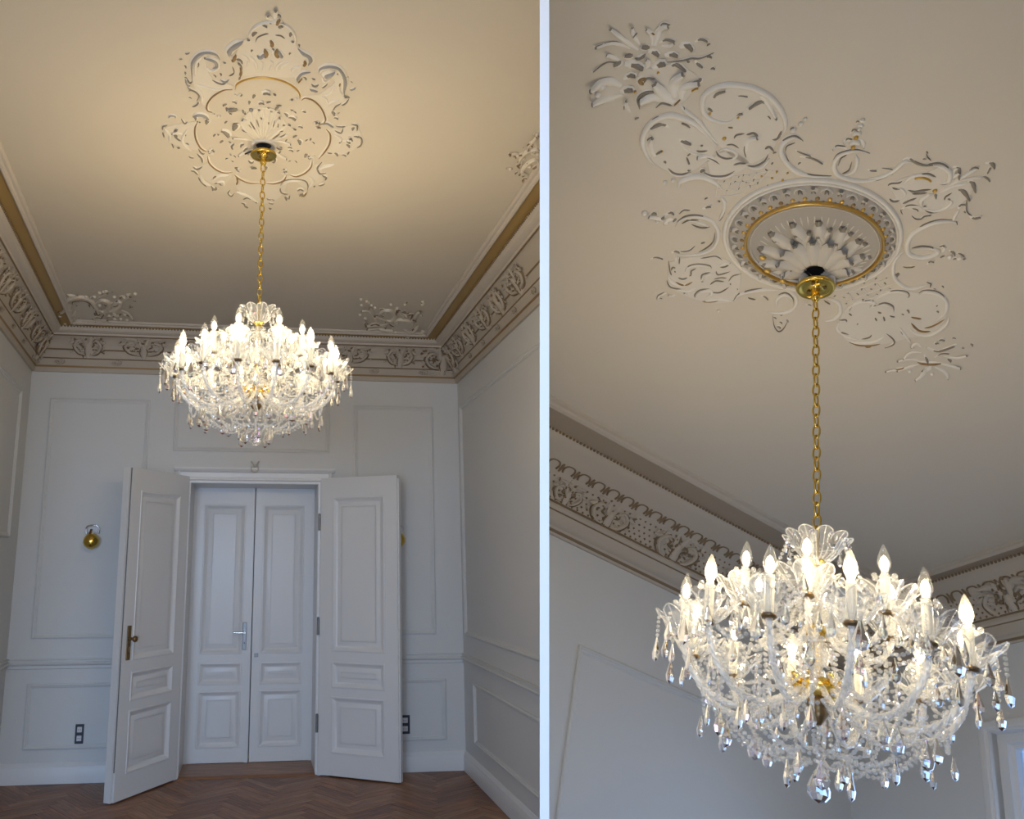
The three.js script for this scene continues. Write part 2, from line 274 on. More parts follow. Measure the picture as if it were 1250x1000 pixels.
// cornice of the door room
const cp = [LF, LB, BL, BR, RE], one = [1, 1, 1, 1], sawn1 = [EYE, CUTN, true];
const trim1 = struct('trim_1', cornice(cp, 1, [[0, HB - 0.02], [0.02, HB - 0.02], [0.03, HB], [0.03, HB + 0.026], [0.034, HB + 0.034], [0.042, HB + 0.05], [0.058, HB + 0.075], [0.062, HB + 0.085], [0.064, HB + 0.092]], one, sawn1).geo, M.cornice, 'ornate cream cornice with ochre band round the door room');
const strip = (name, prof, mat) => mesh(name, cornice(cp, 1, prof, one, sawn1).geo, mat, trim1);
strip('painted_line', [[0.031, HB + 0.018], [0.0335, HB + 0.022], [0.036, HB + 0.034]], M.brown);
strip('cove_band', [[0.064, HB + 0.092], [0.070, HB + 0.13], [0.088, HB + 0.16], [0.092, HB + 0.165]], M.cornice);
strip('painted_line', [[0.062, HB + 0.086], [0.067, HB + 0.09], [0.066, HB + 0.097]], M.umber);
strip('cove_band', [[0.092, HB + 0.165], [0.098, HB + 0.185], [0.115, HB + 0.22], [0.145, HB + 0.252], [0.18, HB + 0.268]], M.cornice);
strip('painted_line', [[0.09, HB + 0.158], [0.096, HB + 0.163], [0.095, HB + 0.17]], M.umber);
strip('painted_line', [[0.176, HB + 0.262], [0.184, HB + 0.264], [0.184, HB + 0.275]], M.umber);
strip('upper_moulding', [[0.18, HB + 0.268], [0.186, HB + 0.272], [0.19, HB + 0.285], [0.212, HB + 0.288], [0.234, HB + 0.30], [0.245, HB + 0.318], [0.25, HB + 0.33]], M.moulding);
strip('ochre_band', [[0.25, HB + 0.33], [0.252, HB + 0.334], [0.335, HB + 0.334]], M.ochre);
strip('ceiling_edging', [[0.335, HB + 0.334], [0.337, HB + 0.320], [0.346, HB + 0.314], [0.358, HB + 0.318], [0.364, HB + 0.328], [0.378, HB + 0.329], [0.386, HB + 0.335], [0.388, HB + 0.347]], M.moulding);
function alongPlan(pts, i, s, d, h, scale = 1) { const a = pts[i], b = pts[i + 1], u = b.clone().sub(a).normalize(), n = V2(-u.y, u.x), p = a.clone().addScaledVector(u, s).addScaledVector(n, d * scale); return { p: V3(p.x, h, p.y), yaw: Math.atan2(-u.y, u.x) }; }
function beadRow(pts, d, h, r, gap, scale, keep) { const list = [], b = new THREE.OctahedronGeometry(r, 1); for (let i = 0; i + 1 < pts.length; i++) { const len = pts[i].distanceTo(pts[i + 1]); for (let s = d * scale[i]; s < len - 0.02; s += gap) { const q = alongPlan(pts, i, s, d, h, scale[i]).p; if (keep && !keep(q)) continue; const g = b.clone(); g.translate(q.x, q.y, q.z); list.push(g); } } return merged(list); }
{ const m = mesh('bead_row', beadRow([LF, LB, BL, BR, BR.clone().add(RE.clone().sub(BR).multiplyScalar(1.4))], 0.252, HB + 0.326, 0.0075, 0.026, one, q => q.clone().sub(EYE).dot(CUTN) < -0.01), M.umber, trim1); m.userData.kind = 'stuff'; }
function cartouche(parent, pts, i, s, w, h, y, d, tilt, geo, mats, name, scale = 1) { const q = alongPlan(pts, i, s, d, y, scale), m = mesh(name, geo, mats, parent); m.position.copy(q.p); m.rotation.set(tilt, q.yaw, 0, 'YXZ'); return m; }
{
  const mats = [M.cornice, M.umber], big = [1, 2].map(k => clusterGeo(0.21, 0.13, k, 2.2)), small = clusterGeo(0.05, 0.03, 4), leafy = clusterGeo(0.15, 0.15, 9, 2.4), corner = clusterGeo(0.22, 0.17, 14, 3.2);
  const put = (i, s, kind) => kind === 'small' ? cartouche(trim1, cp, i, s, 0, 0, HB + 0.062, 0.055, 0.35, small, mats, 'small_flower')
    : kind === 'leafy' ? cartouche(trim1, cp, i, s, 0, 0, HB + 0.19, 0.108, 0.55, leafy, mats, 'leaf_bracket')
      : kind === 'corner' ? cartouche(trim1, cp, i, s, 0, 0, HB + 0.17, 0.11, 0.5, corner, mats, 'corner_cartouche')
        : cartouche(trim1, cp, i, s, 0, 0, HB + 0.19, 0.108, 0.55, big[s * 10 % 2 | 0], mats, 'shell_cartouche');
  const sb = px => bx(px, 430);
  for (const [px, kind] of [[30, 'corner'], [110, 'leafy'], [177, 'big'], [245, 'leafy'], [312, 'big'], [372, 'leafy'], [425, 'big'], [486, 'leafy'], [538, 'corner'], [76, 'small'], [145, 'small'], [210, 'small'], [280, 'small'], [345, 'small'], [400, 'small'], [456, 'small'], [515, 'small']]) put(2, sb(px), kind);
  const rl = cutS(HB + 0.2) - 0.15; let k = 0;
  for (let s = 0.5; s < rl; s += 0.42) { put(3, s, k++ % 2 ? 'leafy' : 'big'); put(3, s + 0.21, 'small'); }
  put(3, 0.16, 'corner');
  const ll = LB.distanceTo(BL); k = 0;
  for (let s = ll - 0.5; s > 0.8; s -= 0.42) { put(1, s, k++ % 2 ? 'leafy' : 'big'); put(1, s - 0.21, 'small'); }
  put(1, ll - 0.16, 'corner');
}

// door casing, lining and threshold
const DEEP = 0.50;
{
  const c = struct('trim_2', null, null, 'white moulded casing round the double doorway');
  c.matrix.copy(wallBack.matrixWorld); c.matrix.decompose(c.position, c.quaternion, c.scale);
  const cw = 0.115, CAS = [[0, 0], [0, 0.034], [0.012, 0.040], [0.024, 0.034], [0.03, 0.026], [0.07, 0.022], [0.078, 0.028], [0.09, 0.028], [0.1, 0.016], [cw, 0.014], [cw, -0.02]];
  const o = [], at = ([a, h]) => [V3(oL - cw + a, 0, h), V3(oL - cw + a, oT + cw - a, h), V3(oR + cw - a, oT + cw - a, h), V3(oR + cw - a, 0, h)];
  for (let i = 0; i + 1 < CAS.length; i++) { const A = at(CAS[i]), B = at(CAS[i + 1]); for (let k = 0; k < 3; k++) quad(o, A[k], B[k], B[k + 1], A[k + 1]); }
  mesh('casing', toCreasedNormals(flat(o), 0.5), M.gloss, c);
  mesh('cap_moulding', bar(oL - cw - 0.02, oR + cw + 0.02, [[0, oT + cw - 0.02], [0.05, oT + cw - 0.02], [0.062, oT + cw], [0.062, oT + cw + 0.014], [0, oT + cw + 0.016]]), M.gloss, c);
  mesh('jamb_lining', merged([box(oL - 0.02, oL + 0.004, 0, oT, -DEEP - 0.1, 0.0), box(oL, oL + 0.03, 0, oT, -DEEP - 0.02, -DEEP + 0.04)]), M.gloss, c);
  mesh('jamb_lining', merged([box(oR - 0.004, oR + 0.02, 0, oT, -DEEP - 0.1, 0.0), box(oR - 0.03, oR, 0, oT, -DEEP - 0.02, -DEEP + 0.04)]), M.gloss, c);
  mesh('head_lining', box(oL - 0.02, oR + 0.02, oT - 0.004, oT + 0.02, -DEEP - 0.1, 0.0), M.gloss, c);
  mesh('back_board', box(oL - 0.1, oR + 0.1, 0, oT + 0.1, -DEEP - 0.14, -DEEP - 0.1), M.wall, c);
  const t = struct('floor_threshold', null, null, 'worn oak threshold board in the doorway');
  t.matrix.copy(wallBack.matrixWorld); t.matrix.decompose(t.position, t.quaternion, t.scale);
  const g = box(oL, oR, -0.02, 0.012, -DEEP - 0.1, -0.03), uv = g.attributes.uv, q = g.attributes.position; for (let i = 0; i < uv.count; i++) uv.setXY(i, q.getX(i) * 1.0, q.getZ(i) * 1.2);
  mesh('board', g, woods[4], t); mesh('nosing', bar(oL - 0.05, oR + 0.05, [[-0.03, 0.012], [-0.01, 0.012], [0.015, 0.004], [0.02, -0.005]]), woods[3], t);
}
/* a panelled leaf: x from the hinge (0) to the free edge (w), face towards +z, three sunk fields */
function doorLeaf(name, label, w, h, t, fields, parent) {
  const d = struct(name, null, null, label), sh = new THREE.Shape([V2(0, 0), V2(w, 0), V2(w, h), V2(0, h)]);
  for (const [a, b, c, e] of fields) sh.holes.push(new THREE.Path([V2(a, c), V2(b, c), V2(b, e), V2(a, e)]));
  const g = new THREE.ExtrudeGeometry(sh, { depth: t, bevelEnabled: false }); g.translate(0, 0, -t);
  mesh('stiles_and_rails', g, M.gloss, d);
  for (const [a, b, c, e] of fields) {
    const p = mesh('door_panel', merged([box(a - 0.005, b + 0.005, c - 0.005, e + 0.005, -t / 2 - 0.008, -0.016), frame(a + 0.034, c + 0.034, b - 0.034, e - 0.034, [[0, -0.016], [0.03, -0.009], [0.036, -0.008], [0.04, -0.008]]), box(a + 0.07, b - 0.07, c + 0.07, e - 0.07, -t / 2, -0.008)]), M.gloss, d);
    mesh('panel_bead', frame(a - 0.012, c - 0.012, b + 0.012, e + 0.012, [[0, 0.001], [0.003, 0.005], [0.012, 0.006], [0.02, 0.0], [0.034, -0.011], [0.045, -0.016]]), M.gloss, p);
  }
  return d;
}
const innerTop = bpx(307, 598).y;
{ // closed inner pair
  const iw = (oR - oL) / 2 - 0.032, ih = oT - 0.02, f = (a, b) => [[a, b, ih * 0.385, ih * 0.93], [a, b, ih * 0.275, ih * 0.345], [a, b, ih * 0.055, ih * 0.245]];
  for (const k of [0, 1]) {
    const d = doorLeaf(`door_${k + 3}`, k ? 'closed inner door leaf without handle, in the doorway' : 'closed inner door leaf with the steel lever handle', iw, ih, 0.045, f(0.085, iw - 0.085));
    onWall(wallBack, d, k ? oL + 0.034 + iw + 0.007 : oL + 0.028, 0.016, -DEEP + 0.05);
    if (!k) {
      mesh('astragal', merged([box(iw - 0.03, iw + 0.004, 0, ih, -0.005, 0.014), box(iw - 0.022, iw - 0.004, 0, ih, 0.014, 0.022)]), M.gloss, d);
      const hp = mesh('handle_plate', new RoundedBoxGeometry(0.034, 0.235, 0.008, 2, 0.003), M.steel, d), hy = ih * 0.445; hp.position.set(iw - 0.055, hy, 0.004);
      const lv = mesh('lever', merged([new THREE.CapsuleGeometry(0.009, 0.085, 4, 10).rotateZ(Math.PI / 2).translate(-0.05, 0.03, 0.045), new THREE.CylinderGeometry(0.009, 0.011, 0.045, 12).rotateX(Math.PI / 2).translate(0, 0.03, 0.024)]), M.chrome, hp);
      mesh('keyhole', new THREE.CylinderGeometry(0.006, 0.006, 0.003, 12).rotateX(Math.PI / 2).translate(0, -0.06, 0.005), M.black, hp);
    } else {
      const k2 = mesh('latch_block', new RoundedBoxGeometry(0.034, 0.03, 0.012, 2, 0.003), M.steel, d); k2.position.set(0.04, ih * 0.375, 0.006);
    }
  }
}
/* open leaves: hinge and free-edge foot points on the floor, read where they stand */
function openLeaf(name, label, hinge, free, top, side) {
  const w = hinge.distanceTo(free), t = 0.058, h = top, f = (a, b) => [[a, b, h * 0.405, h * 0.925], [a, b, h * 0.285, h * 0.362], [a, b, h * 0.075, h * 0.248]];
  const m = 0.125, d = doorLeaf(name, label, w, h, t, f(m, w - m));
  const x = V3(free.x - hinge.x, 0, free.y - hinge.y).normalize(), up = V3(0, 1, 0), z = x.clone().cross(up);
  return { d, w, h, t, x, up, z, hinge };
}
function settle(L, flip) { // leaf face +z; flip mirrors the leaf along x so that the face looks the other way
  const { d, x, up, z, hinge, w } = L; if (flip) { d.matrix.makeBasis(x.clone().negate(), up, z.clone().negate()).setPosition(hinge.x + x.x * w, 0.012, hinge.y + x.z * w); } else d.matrix.makeBasis(x, up, z).setPosition(hinge.x, 0.012, hinge.y);
  d.matrix.decompose(d.position, d.quaternion, d.scale); return d;
}
const wp = (s, z) => { const v = V3(s, 0, z).applyMatrix4(wallBack.matrixWorld); return V2(v.x, v.z); };
{
  const hl = wp(oL - 0.005, 0.035), fl = plan(atY(138, 983, 0)), L = openLeaf('door_1', 'tall white open door leaf with brass knob plate', hl, fl, 0, 0);
  const hrp = wp(oR + 0.02, 0.035), frp = plan(atY(487, 958, 0));
  scene.remove(L.d); delete names.door_1;
  const topH = oT + 0.035;
  const A = openLeaf('door_1', 'tall white open door leaf with brown brass knob plate', hl, fl, topH), a = settle(A, true), W = A.w;   // local x: 0 free edge, w hinge
  mesh('edge_strip', box(-0.022, -0.004, 0, topH, -A.t - 0.012, -0.012), M.gloss, a);
  mesh('edge_rebate', box(-0.004, 0.004, 0.2, topH - 0.003, -A.t + 0.004, -0.004), M.steel, a);
  const pl = mesh('knob_plate', new RoundedBoxGeometry(0.042, 0.25, 0.01, 3, 0.018), M.oldBrass, a), ky = topH * 0.455; pl.position.set(0.062, ky, 0.005);
  mesh('knob', merged([new THREE.SphereGeometry(0.024, 16, 10).scale(1, 1, 0.8).translate(0.004, 0.03, 0.055), new THREE.CylinderGeometry(0.009, 0.012, 0.045, 10).rotateX(Math.PI / 2).translate(0, 0.03, 0.022)]), M.oldBrass, pl);
  mesh('key_cover', new THREE.CapsuleGeometry(0.008, 0.03, 3, 8).translate(0, -0.05, 0.007), M.oldBrass, pl);
  const B = openLeaf('door_2', 'tall white open door leaf standing before the sconce, without handle', hrp, frp, topH), b = settle(B, false);
  mesh('edge_strip', box(B.w, B.w + 0.012, 0, topH - 0.03, -B.t, -0.014), M.gloss, b);
  for (const y of [0.16, 0.48, 0.84]) mesh('hinge', merged([new THREE.CylinderGeometry(0.011, 0.011, 0.13, 10).translate(-0.012, topH * y, 0.006), new THREE.SphereGeometry(0.012, 8, 6).translate(-0.012, topH * y + 0.07, 0.006)]), M.steel, b);
}
// ------------------------------------------------------------------ partition and the wall behind the viewer
{
  const D = CUTD, x = CUTN, g = new THREE.BoxGeometry(0.0175, 7.2, 5.4);
  const m = struct('wall_partition', g, M.white, 'thin white partition edge between the two rooms');
  m.matrix.makeBasis(x, UP, D.clone().negate()).setPosition(EYE.clone().addScaledVector(D, 1.6 + 2.7).addScaledVector(UP, 0.6)); m.matrix.decompose(m.position, m.quaternion, m.scale);
  const dn = struct('wall_downstand', new THREE.BoxGeometry(0.06, 5, 4.2), M.wall, 'plain wall strip above the viewer between both ceilings');
  dn.matrix.makeBasis(x, UP, D.clone().negate()).setPosition(EYE.clone().addScaledVector(D, -0.5).addScaledVector(UP, 4.45)); dn.matrix.decompose(dn.position, dn.quaternion, dn.scale);
  const p0 = V2(7.6, 2.3), p1 = V2(-3.1, 2.3), s = X => 7.6 - X, hole = ([X, w]) => [[s(X) - w / 2, 0.5], [s(X) + w / 2, 0.5], [s(X) + w / 2, 3.0], [s(X) - w / 2, 3.0]];
  const f = wallMesh('wall_front', p0, p1, [[0, -3.2], [10.7, -3.2], [10.7, 8.5], [0, 8.5]], WINDOWS.map(hole), M.wall, 'wall with tall windows behind the viewer');
  WINDOWS.forEach(([X, w], k) => {
    const n = struct(`window_${k + 2}`, null, null, k ? 'tall white casement window in line with the partition, behind the viewer' : 'tall white casement window next to the plain side wall, behind the viewer'), a = s(X) - w / 2, b = s(X) + w / 2; onWall(f, n, 0, 0, 0);
    mesh('window_frame', frame(a, 0.5, b, 3.0, [[0, -0.1], [0, -0.02], [0.06, -0.02], [0.06, -0.1]]), M.gloss, n);
    mesh('mullion', merged([box(s(X) - 0.02, s(X) + 0.02, 0.5, 3.0, -0.1, -0.05), box(a, b, 2.2, 2.24, -0.1, -0.05)]), M.gloss, n);
    mesh('pane', box(a, b, 0.5, 3.0, -0.085, -0.08), M.pane, n);
  });
}
// ------------------------------------------------------------------ the second room (coordinates of FRAME: y = 0 at eye height)
const C2 = 2.24, H2 = C2 - 0.37;
const q1 = plan(at2(671, 648, H2)), q2 = plan(at2(833, 726.6, H2)), q3 = plan(at2(1201, 789, H2)), q4 = plan(at2(1250, 778.5, H2));
const dl = q2.clone().sub(q1).normalize(), dr = q4.clone().sub(q3).normalize();
const KC = (() => { const t = ((q3.x - q1.x) * dr.y - (q3.y - q1.y) * dr.x) / (dl.x * dr.y - dl.y * dr.x); return q1.clone().addScaledVector(dl, t); })();
const LN = q1.clone().addScaledVector(dl, -0.03), RN = q4.clone().addScaledVector(dr, 6.5);
const lenL = LN.distanceTo(KC), lenR = KC.distanceTo(RN);
const CUT2 = V3(CUTN.dot(r2), CUTN.dot(u2), CUTN.dot(b2)), cut2 = y => -V3(LN.x, y, LN.y).dot(CUT2) / (dl.x * CUT2.x + dl.y * CUT2.z);
const wall2L = wallMesh('wall_far_left', LN, KC, [[cut2(-2.6), -2.6], [lenL + 0.12, -2.6], [lenL + 0.12, C2 + 0.05], [cut2(C2 + 0.05), C2 + 0.05]], [], M.wall, 'cool grey panelled wall behind the crystal chandelier', true, 0.02);
const tmp2 = wallMesh('wall_far_right', KC, RN, [[0, 0], [1, 0], [1, 1], [0, 1]], [], M.wall, '', true), wpx = wallPx.get(tmp2); scene.remove(tmp2); delete names.wall_far_right;
const wc = wpx(1199, 884), wx0 = wc.x, wyT = wc.y, wx1 = wx0 + 1.25, wyB = wyT - 2.1, vx0 = wx1 + 0.75, vx1 = vx0 + 1.15;
const wall2R = wallMesh('wall_far_right', KC, RN, [[-0.12, -2.6], [lenR, -2.6], [lenR, C2 + 0.05], [-0.12, C2 + 0.05]], [[[wx0 + 0.05, wyB], [wx1, wyB], [wx1, wyT - 0.045], [wx0 + 0.05, wyT - 0.045]], [[vx0, wyB], [vx1, wyB], [vx1, wyT - 0.045], [vx0, wyT - 0.045]]], M.wall, 'shaded grey wall with the window at its edge', true);
{
  const p = wallPx.get(wall2L), a = p(706, 787), b = p(700, 830);
  panel(wall2L, V2(a.x, a.y - 2.2), V2(lenL - 0.001, a.y), 'panel_moulding', [0, 2, 3]);
  const w = struct('window_1', null, null, 'white framed window with blue daylight, cut by the picture edge'); onWall(wall2R, w, 0, 0, 0);
  mesh('casing', frame(wx0, wyB - 0.05, wx1 + 0.05, wyT, [[0, 0], [0, 0.03], [0.012, 0.034], [0.035, 0.03], [0.042, 0.02], [0.05, 0.02], [0.05, -0.12]]), M.gloss, w);
  mesh('sash', frame(wx0 + 0.05, wyB, wx1, wyT - 0.045, [[0, -0.10], [0, -0.03], [0.02, -0.03], [0.05, -0.035], [0.055, -0.05], [0.07, -0.06], [0.07, -0.10]]), M.gloss, w);
  mesh('mullion', box((wx0 + wx1) / 2, (wx0 + wx1) / 2 + 0.05, wyB, wyT - 0.045, -0.1, -0.06), M.gloss, w);
  mesh('pane', box(wx0 + 0.1, wx1 - 0.06, wyB + 0.06, wyT - 0.13, -0.09, -0.085), M.pane, w);
  const w2 = struct('window_4', null, null, 'white framed side window added outside the picture to light the second room'); onWall(wall2R, w2, 0, 0, 0);  // unseen window, added as a second source of daylight here
  mesh('window_frame', frame(vx0, wyB, vx1, wyT - 0.045, [[0, -0.10], [0, -0.03], [0.06, -0.035], [0.09, -0.06], [0.09, -0.10]]), M.gloss, w2);
  mesh('pane', box(vx0 + 0.06, vx1 - 0.06, wyB + 0.06, wyT - 0.13, -0.09, -0.085), M.pane, w2);
  for (const [a0, a1] of [[wx0 + 0.12, wx1 - 0.03], [vx0 + 0.03, vx1 - 0.03]]) {
    const y = (wyB + wyT) / 2, put = (l, z, t) => { l.position.set((a0 + a1) / 2, y, z).applyMatrix4(wall2R.matrixWorld); l.lookAt(t.applyMatrix4(wall2R.matrixWorld)); scene.add(l); };
    put(new THREE.RectAreaLight(SKYLIGHT, SIDE.sky, a1 - a0, 1.9), 0.03, V3((a0 + a1) / 2, y - 5, 4)); put(new THREE.RectAreaLight(GROUNDLIGHT, SIDE.ground, a1 - a0, 1.9), 0.05, V3((a0 + a1) / 2, y + 1.2, 5));
  }
  wallMesh('wall_light_block', V2(RN.x + 0.2, 0.3), V2(0.14, 0.3), [[0, -2.6], [RN.x + 0.06, -2.6], [RN.x + 0.06, C2 + 0.05], [0, C2 + 0.05]], [], M.wall, 'unseen wall added beside the viewer to keep hall daylight out', true, 0.05);  // unseen wall, added to block hall daylight from this room
}
{
  const e1 = plan(at2(664.5, 400, C2)), e2 = plan(at2(664.5, -600, C2)), ed = e2.clone().sub(e1), along = z => e1.clone().addScaledVector(ed, (z - e1.y) / ed.y);   // where the partition meets the ceiling
  const g = new THREE.ExtrudeGeometry(new THREE.Shape([along(LN.y - 0.15), V2(KC.x + 0.3, KC.y - 0.3), V2(RN.x + 0.3, RN.y), along(RN.y)].map(p => V2(p.x, -p.y))), { depth: 0.12, bevelEnabled: false });
  g.rotateX(-Math.PI / 2); g.translate(0, C2, 0); into2(struct('ceiling', g, M.ceiling, 'cream plaster ceiling with the large gilded rose'));
  const f = new THREE.ExtrudeGeometry(new THREE.Shape([V2(1.4, -4.6), V2(KC.x + 0.3, KC.y - 0.3), V2(RN.x + 0.3, RN.y), V2(-0.3, RN.y), V2(0.2, -0.6)].map(p => V2(p.x, -p.y))), { depth: 0.1, bevelEnabled: false });
  f.rotateX(-Math.PI / 2); f.translate(0, -2.6, 0); into2(struct('floor', f, woods[0], 'oak floor of the second room, below the picture'));
}
// cornice of the second room
const cp2 = [LN, KC, RN], sc2 = [1.45, 0.6], sawn2 = [V3(0, 0, 0), CUT2, false];
const t2 = struct('trim_3', cornice(cp2, 1, [[0, H2 - 0.02], [0.012, H2 - 0.02], [0.02, H2 - 0.004], [0.032, H2 + 0.016], [0.05, H2 + 0.024], [0.062, H2 + 0.04], [0.072, H2 + 0.062], [0.078, H2 + 0.075]], sc2, sawn2).geo, M.cornice, 'deep cream cornice with lattice frieze and loops in the second room');
const strip2 = (name, prof, mat) => mesh(name, cornice(cp2, 1, prof, sc2, sawn2).geo, mat, t2);
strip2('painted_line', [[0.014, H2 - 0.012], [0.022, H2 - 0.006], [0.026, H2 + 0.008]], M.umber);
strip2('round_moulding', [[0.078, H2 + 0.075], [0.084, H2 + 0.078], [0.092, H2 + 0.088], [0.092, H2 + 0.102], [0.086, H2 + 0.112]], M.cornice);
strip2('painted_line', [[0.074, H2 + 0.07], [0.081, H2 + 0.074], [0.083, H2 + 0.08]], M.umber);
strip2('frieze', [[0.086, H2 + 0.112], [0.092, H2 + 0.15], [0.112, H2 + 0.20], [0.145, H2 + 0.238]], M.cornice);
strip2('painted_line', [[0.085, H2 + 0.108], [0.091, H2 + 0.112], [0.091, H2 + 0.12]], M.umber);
strip2('loop_band', [[0.145, H2 + 0.238], [0.152, H2 + 0.242], [0.175, H2 + 0.266], [0.205, H2 + 0.285]], M.cornice);
strip2('cove_moulding', [[0.205, H2 + 0.285], [0.21, H2 + 0.288], [0.23, H2 + 0.30], [0.262, H2 + 0.318], [0.285, H2 + 0.34], [0.29, H2 + 0.352]], M.cornice);
strip2('beige_band', [[0.29, H2 + 0.352], [0.293, H2 + 0.358], [0.40, H2 + 0.358]], M.beige);
strip2('ceiling_edging', [[0.40, H2 + 0.358], [0.402, H2 + 0.346], [0.412, H2 + 0.34], [0.424, H2 + 0.345], [0.43, H2 + 0.355], [0.442, H2 + 0.358], [0.446, H2 + 0.372]], M.cornice);
into2(t2);
{
  mesh('bead_row', beadRow([LN.clone().addScaledVector(dl, -0.8), KC, RN], 0.291, H2 + 0.348, 0.0085, 0.024, sc2, q => q.dot(CUT2) > 0.01), M.umber, t2).userData.kind = 'stuff';
  // loops: raised arches standing on the loop band, with small darts between
  const arch = strokeGeo([V2(-0.03, -0.022), V2(-0.036, 0.004), V2(-0.02, 0.026), V2(0.02, 0.026), V2(0.036, 0.004), V2(0.03, -0.022)], 0.0055, 0.012, { taper: [0, 0] }), dart = leafGeo([V2(0, -0.03), V2(0.002, 0), V2(0, 0.03)], 0.012, 0.01, 1.1);
  const tilt = i => -Math.atan2(0.06 * sc2[i], 0.05) * 0.9 - 0.0;
  for (let i = 0; i < 2; i++) { const len = cp2[i].distanceTo(cp2[i + 1]), end = i ? Math.min(len, 2.6) : len; for (let s = i ? 0.3 : -0.3; s < end - 0.2; s += 0.108) {
    const q = alongPlan(cp2, i, s, 0.172, H2 + 0.262, sc2[i]); if (q.p.dot(CUT2) < 0.05) continue; const m = mesh('loop', arch, M.umber, t2); m.position.copy(q.p); m.rotation.set(-tilt(i), q.yaw, 0, 'YXZ');
    const r = alongPlan(cp2, i, s + 0.054, 0.172, H2 + 0.262, sc2[i]), e = mesh('dart', dart, M.umber, t2); e.position.copy(r.p); e.rotation.set(-tilt(i), r.yaw, 0, 'YXZ');
  } }
  // lattice knobs and bars on the frieze, one joined piece per wall
  for (let i = 0; i < 2; i++) {
    const len = Math.min(cp2[i].distanceTo(cp2[i + 1]), 3), list = [], rows = [[0.0895, 0.13], [0.095, 0.155], [0.104, 0.18], [0.118, 0.205], [0.136, 0.228]];
    for (let s = i ? 0.1 : -0.3, c = 0; s < len - 0.1; s += 0.02, c++) rows.forEach(([d, h], k) => { if ((c + k) % 2) return; const q = alongPlan(cp2, i, s, d, H2 + h, sc2[i]).p; if (q.dot(CUT2) < 0.02) return; const g = new THREE.OctahedronGeometry(0.0085, 0); g.translate(q.x, q.y, q.z); list.push(g); });
    mesh('lattice', merged(list), M.umber, t2).userData.kind = 'stuff';
  }
  const mats = [M.cornice, M.umber], A = clusterGeo(0.17, 0.13, 21, 2), B = clusterGeo(0.2, 0.15, 22, 2.4), Cc = clusterGeo(0.12, 0.1, 23, 2);
  const spot = (px, py) => { const d = sight2(px, py); let best = 1e9, bs = 0; for (let s = -0.4; s < lenL; s += 0.01) { const q = alongPlan(cp2, 0, s, 0.11, H2 + 0.17, sc2[0]).p, e = q.clone().normalize().angleTo(d.clone().normalize()); if (e < best) { best = e; bs = s; } } return bs; };
  for (const [px, py, g] of [[748, 622, A], [828, 668, B], [702, 588, Cc], [905, 720, A], [960, 745, B]]) cartouche(t2, cp2, 0, spot(px, py), 0, 0, H2 + 0.175, 0.108, 0.62, g, mats, 'rocaille_cartouche', sc2[0]);
  for (const s of [0.7, 1.35, 2.0]) cartouche(t2, cp2, 1, s, 0, 0, H2 + 0.175, 0.108, 0.5, s === 1.35 ? B : A, mats, 'rocaille_cartouche', sc2[1]);
}
// ------------------------------------------------------------------ chandeliers
const lathe = (pts, n = 24) => new THREE.LatheGeometry(pts.map(p => V2(...p)), n);
function petals(prof, n, k, ripple, rise) { // a lathe whose rim swells and rises into n petals
  const g = lathe(prof, n * 6), p = g.attributes.position, y0 = prof[0][1], y1 = prof[prof.length - 1][1];
  for (let i = 0; i < p.count; i++) { const x = p.getX(i), z = p.getZ(i), a = Math.atan2(z, x), t = (p.getY(i) - y0) / (y1 - y0), c = Math.abs(Math.cos(n * a / 2)), f = 1 + ripple * t * (Math.pow(c, 0.6) - 0.6); p.setXYZ(i, x * f, p.getY(i) + rise * t * t * (c - 0.6), z * f); }
  g.computeVertexNormals(); return g;
}
function rope(pts, r, turns) { // twisted glass arm: a lobed section turned along the curve
  const c = new THREE.CatmullRomCurve3(pts), N = 60, S = 12, fr = c.computeFrenetFrames(N, false), pos = [], idx = [];
  for (let i = 0; i <= N; i++) { const p = c.getPointAt(i / N), up = V3(0, 0, 1), t = fr.tangents[i], n = up.clone().cross(t).normalize(); for (let j = 0; j < S; j++) { const a = j / S * 2 * Math.PI, q = r * (1 + 0.26 * Math.cos(4 * a + turns * i / N * 2 * Math.PI)); const v = p.clone().addScaledVector(n, Math.cos(a) * q).addScaledVector(up, Math.sin(a) * q); pos.push(v.x, v.y, v.z); } }
  for (let i = 0; i < N; i++) for (let j = 0; j < S; j++) { const a = i * S + j, b = i * S + (j + 1) % S; idx.push(a, a + S, b, b, a + S, b + S); }
  const g = new THREE.BufferGeometry(); g.setAttribute('position', new THREE.Float32BufferAttribute(pos, 3)); g.setAttribute('uv', new THREE.Float32BufferAttribute(new Array(pos.length / 3 * 2).fill(0), 2)); g.setIndex(idx); g.computeVertexNormals(); return g;
}
const facet = g => { const n = g.index ? g.toNonIndexed() : g; n.computeVertexNormals(); return n; };
function almond(l, w) { return facet(lathe([[0.0001, 0], [w * 0.22, -l * 0.06], [w * 0.62, -l * 0.38], [w, -l * 0.68], [w * 0.72, -l * 0.9], [0.0001, -l]], 8).scale(1, 1, 0.55)); }
function string(a, b, sag, r = 0.0064, gap = 0.0145) { // beads hung between two points
  const n = 24, pts = []; for (let i = 0; i <= n; i++) { const t = i / n, p = a.clone().lerp(b, t); p.y -= sag * 4 * t * (1 - t); pts.push(p); }
  const c = new THREE.CatmullRomCurve3(pts), len = c.getLength(), k = Math.max(3, Math.round(len / gap)), list = [], s = new THREE.IcosahedronGeometry(r, 0);
  for (let i = 0; i <= k; i++) { const p = c.getPointAt(i / k), g = s.clone(); g.rotateX(i * 1.3); g.rotateY(i * 2.1); g.translate(p.x, p.y, p.z); list.push(g); }
  return list;
}
const polar = (r, y, a) => V3(r * Math.cos(a), y, -r * Math.sin(a));
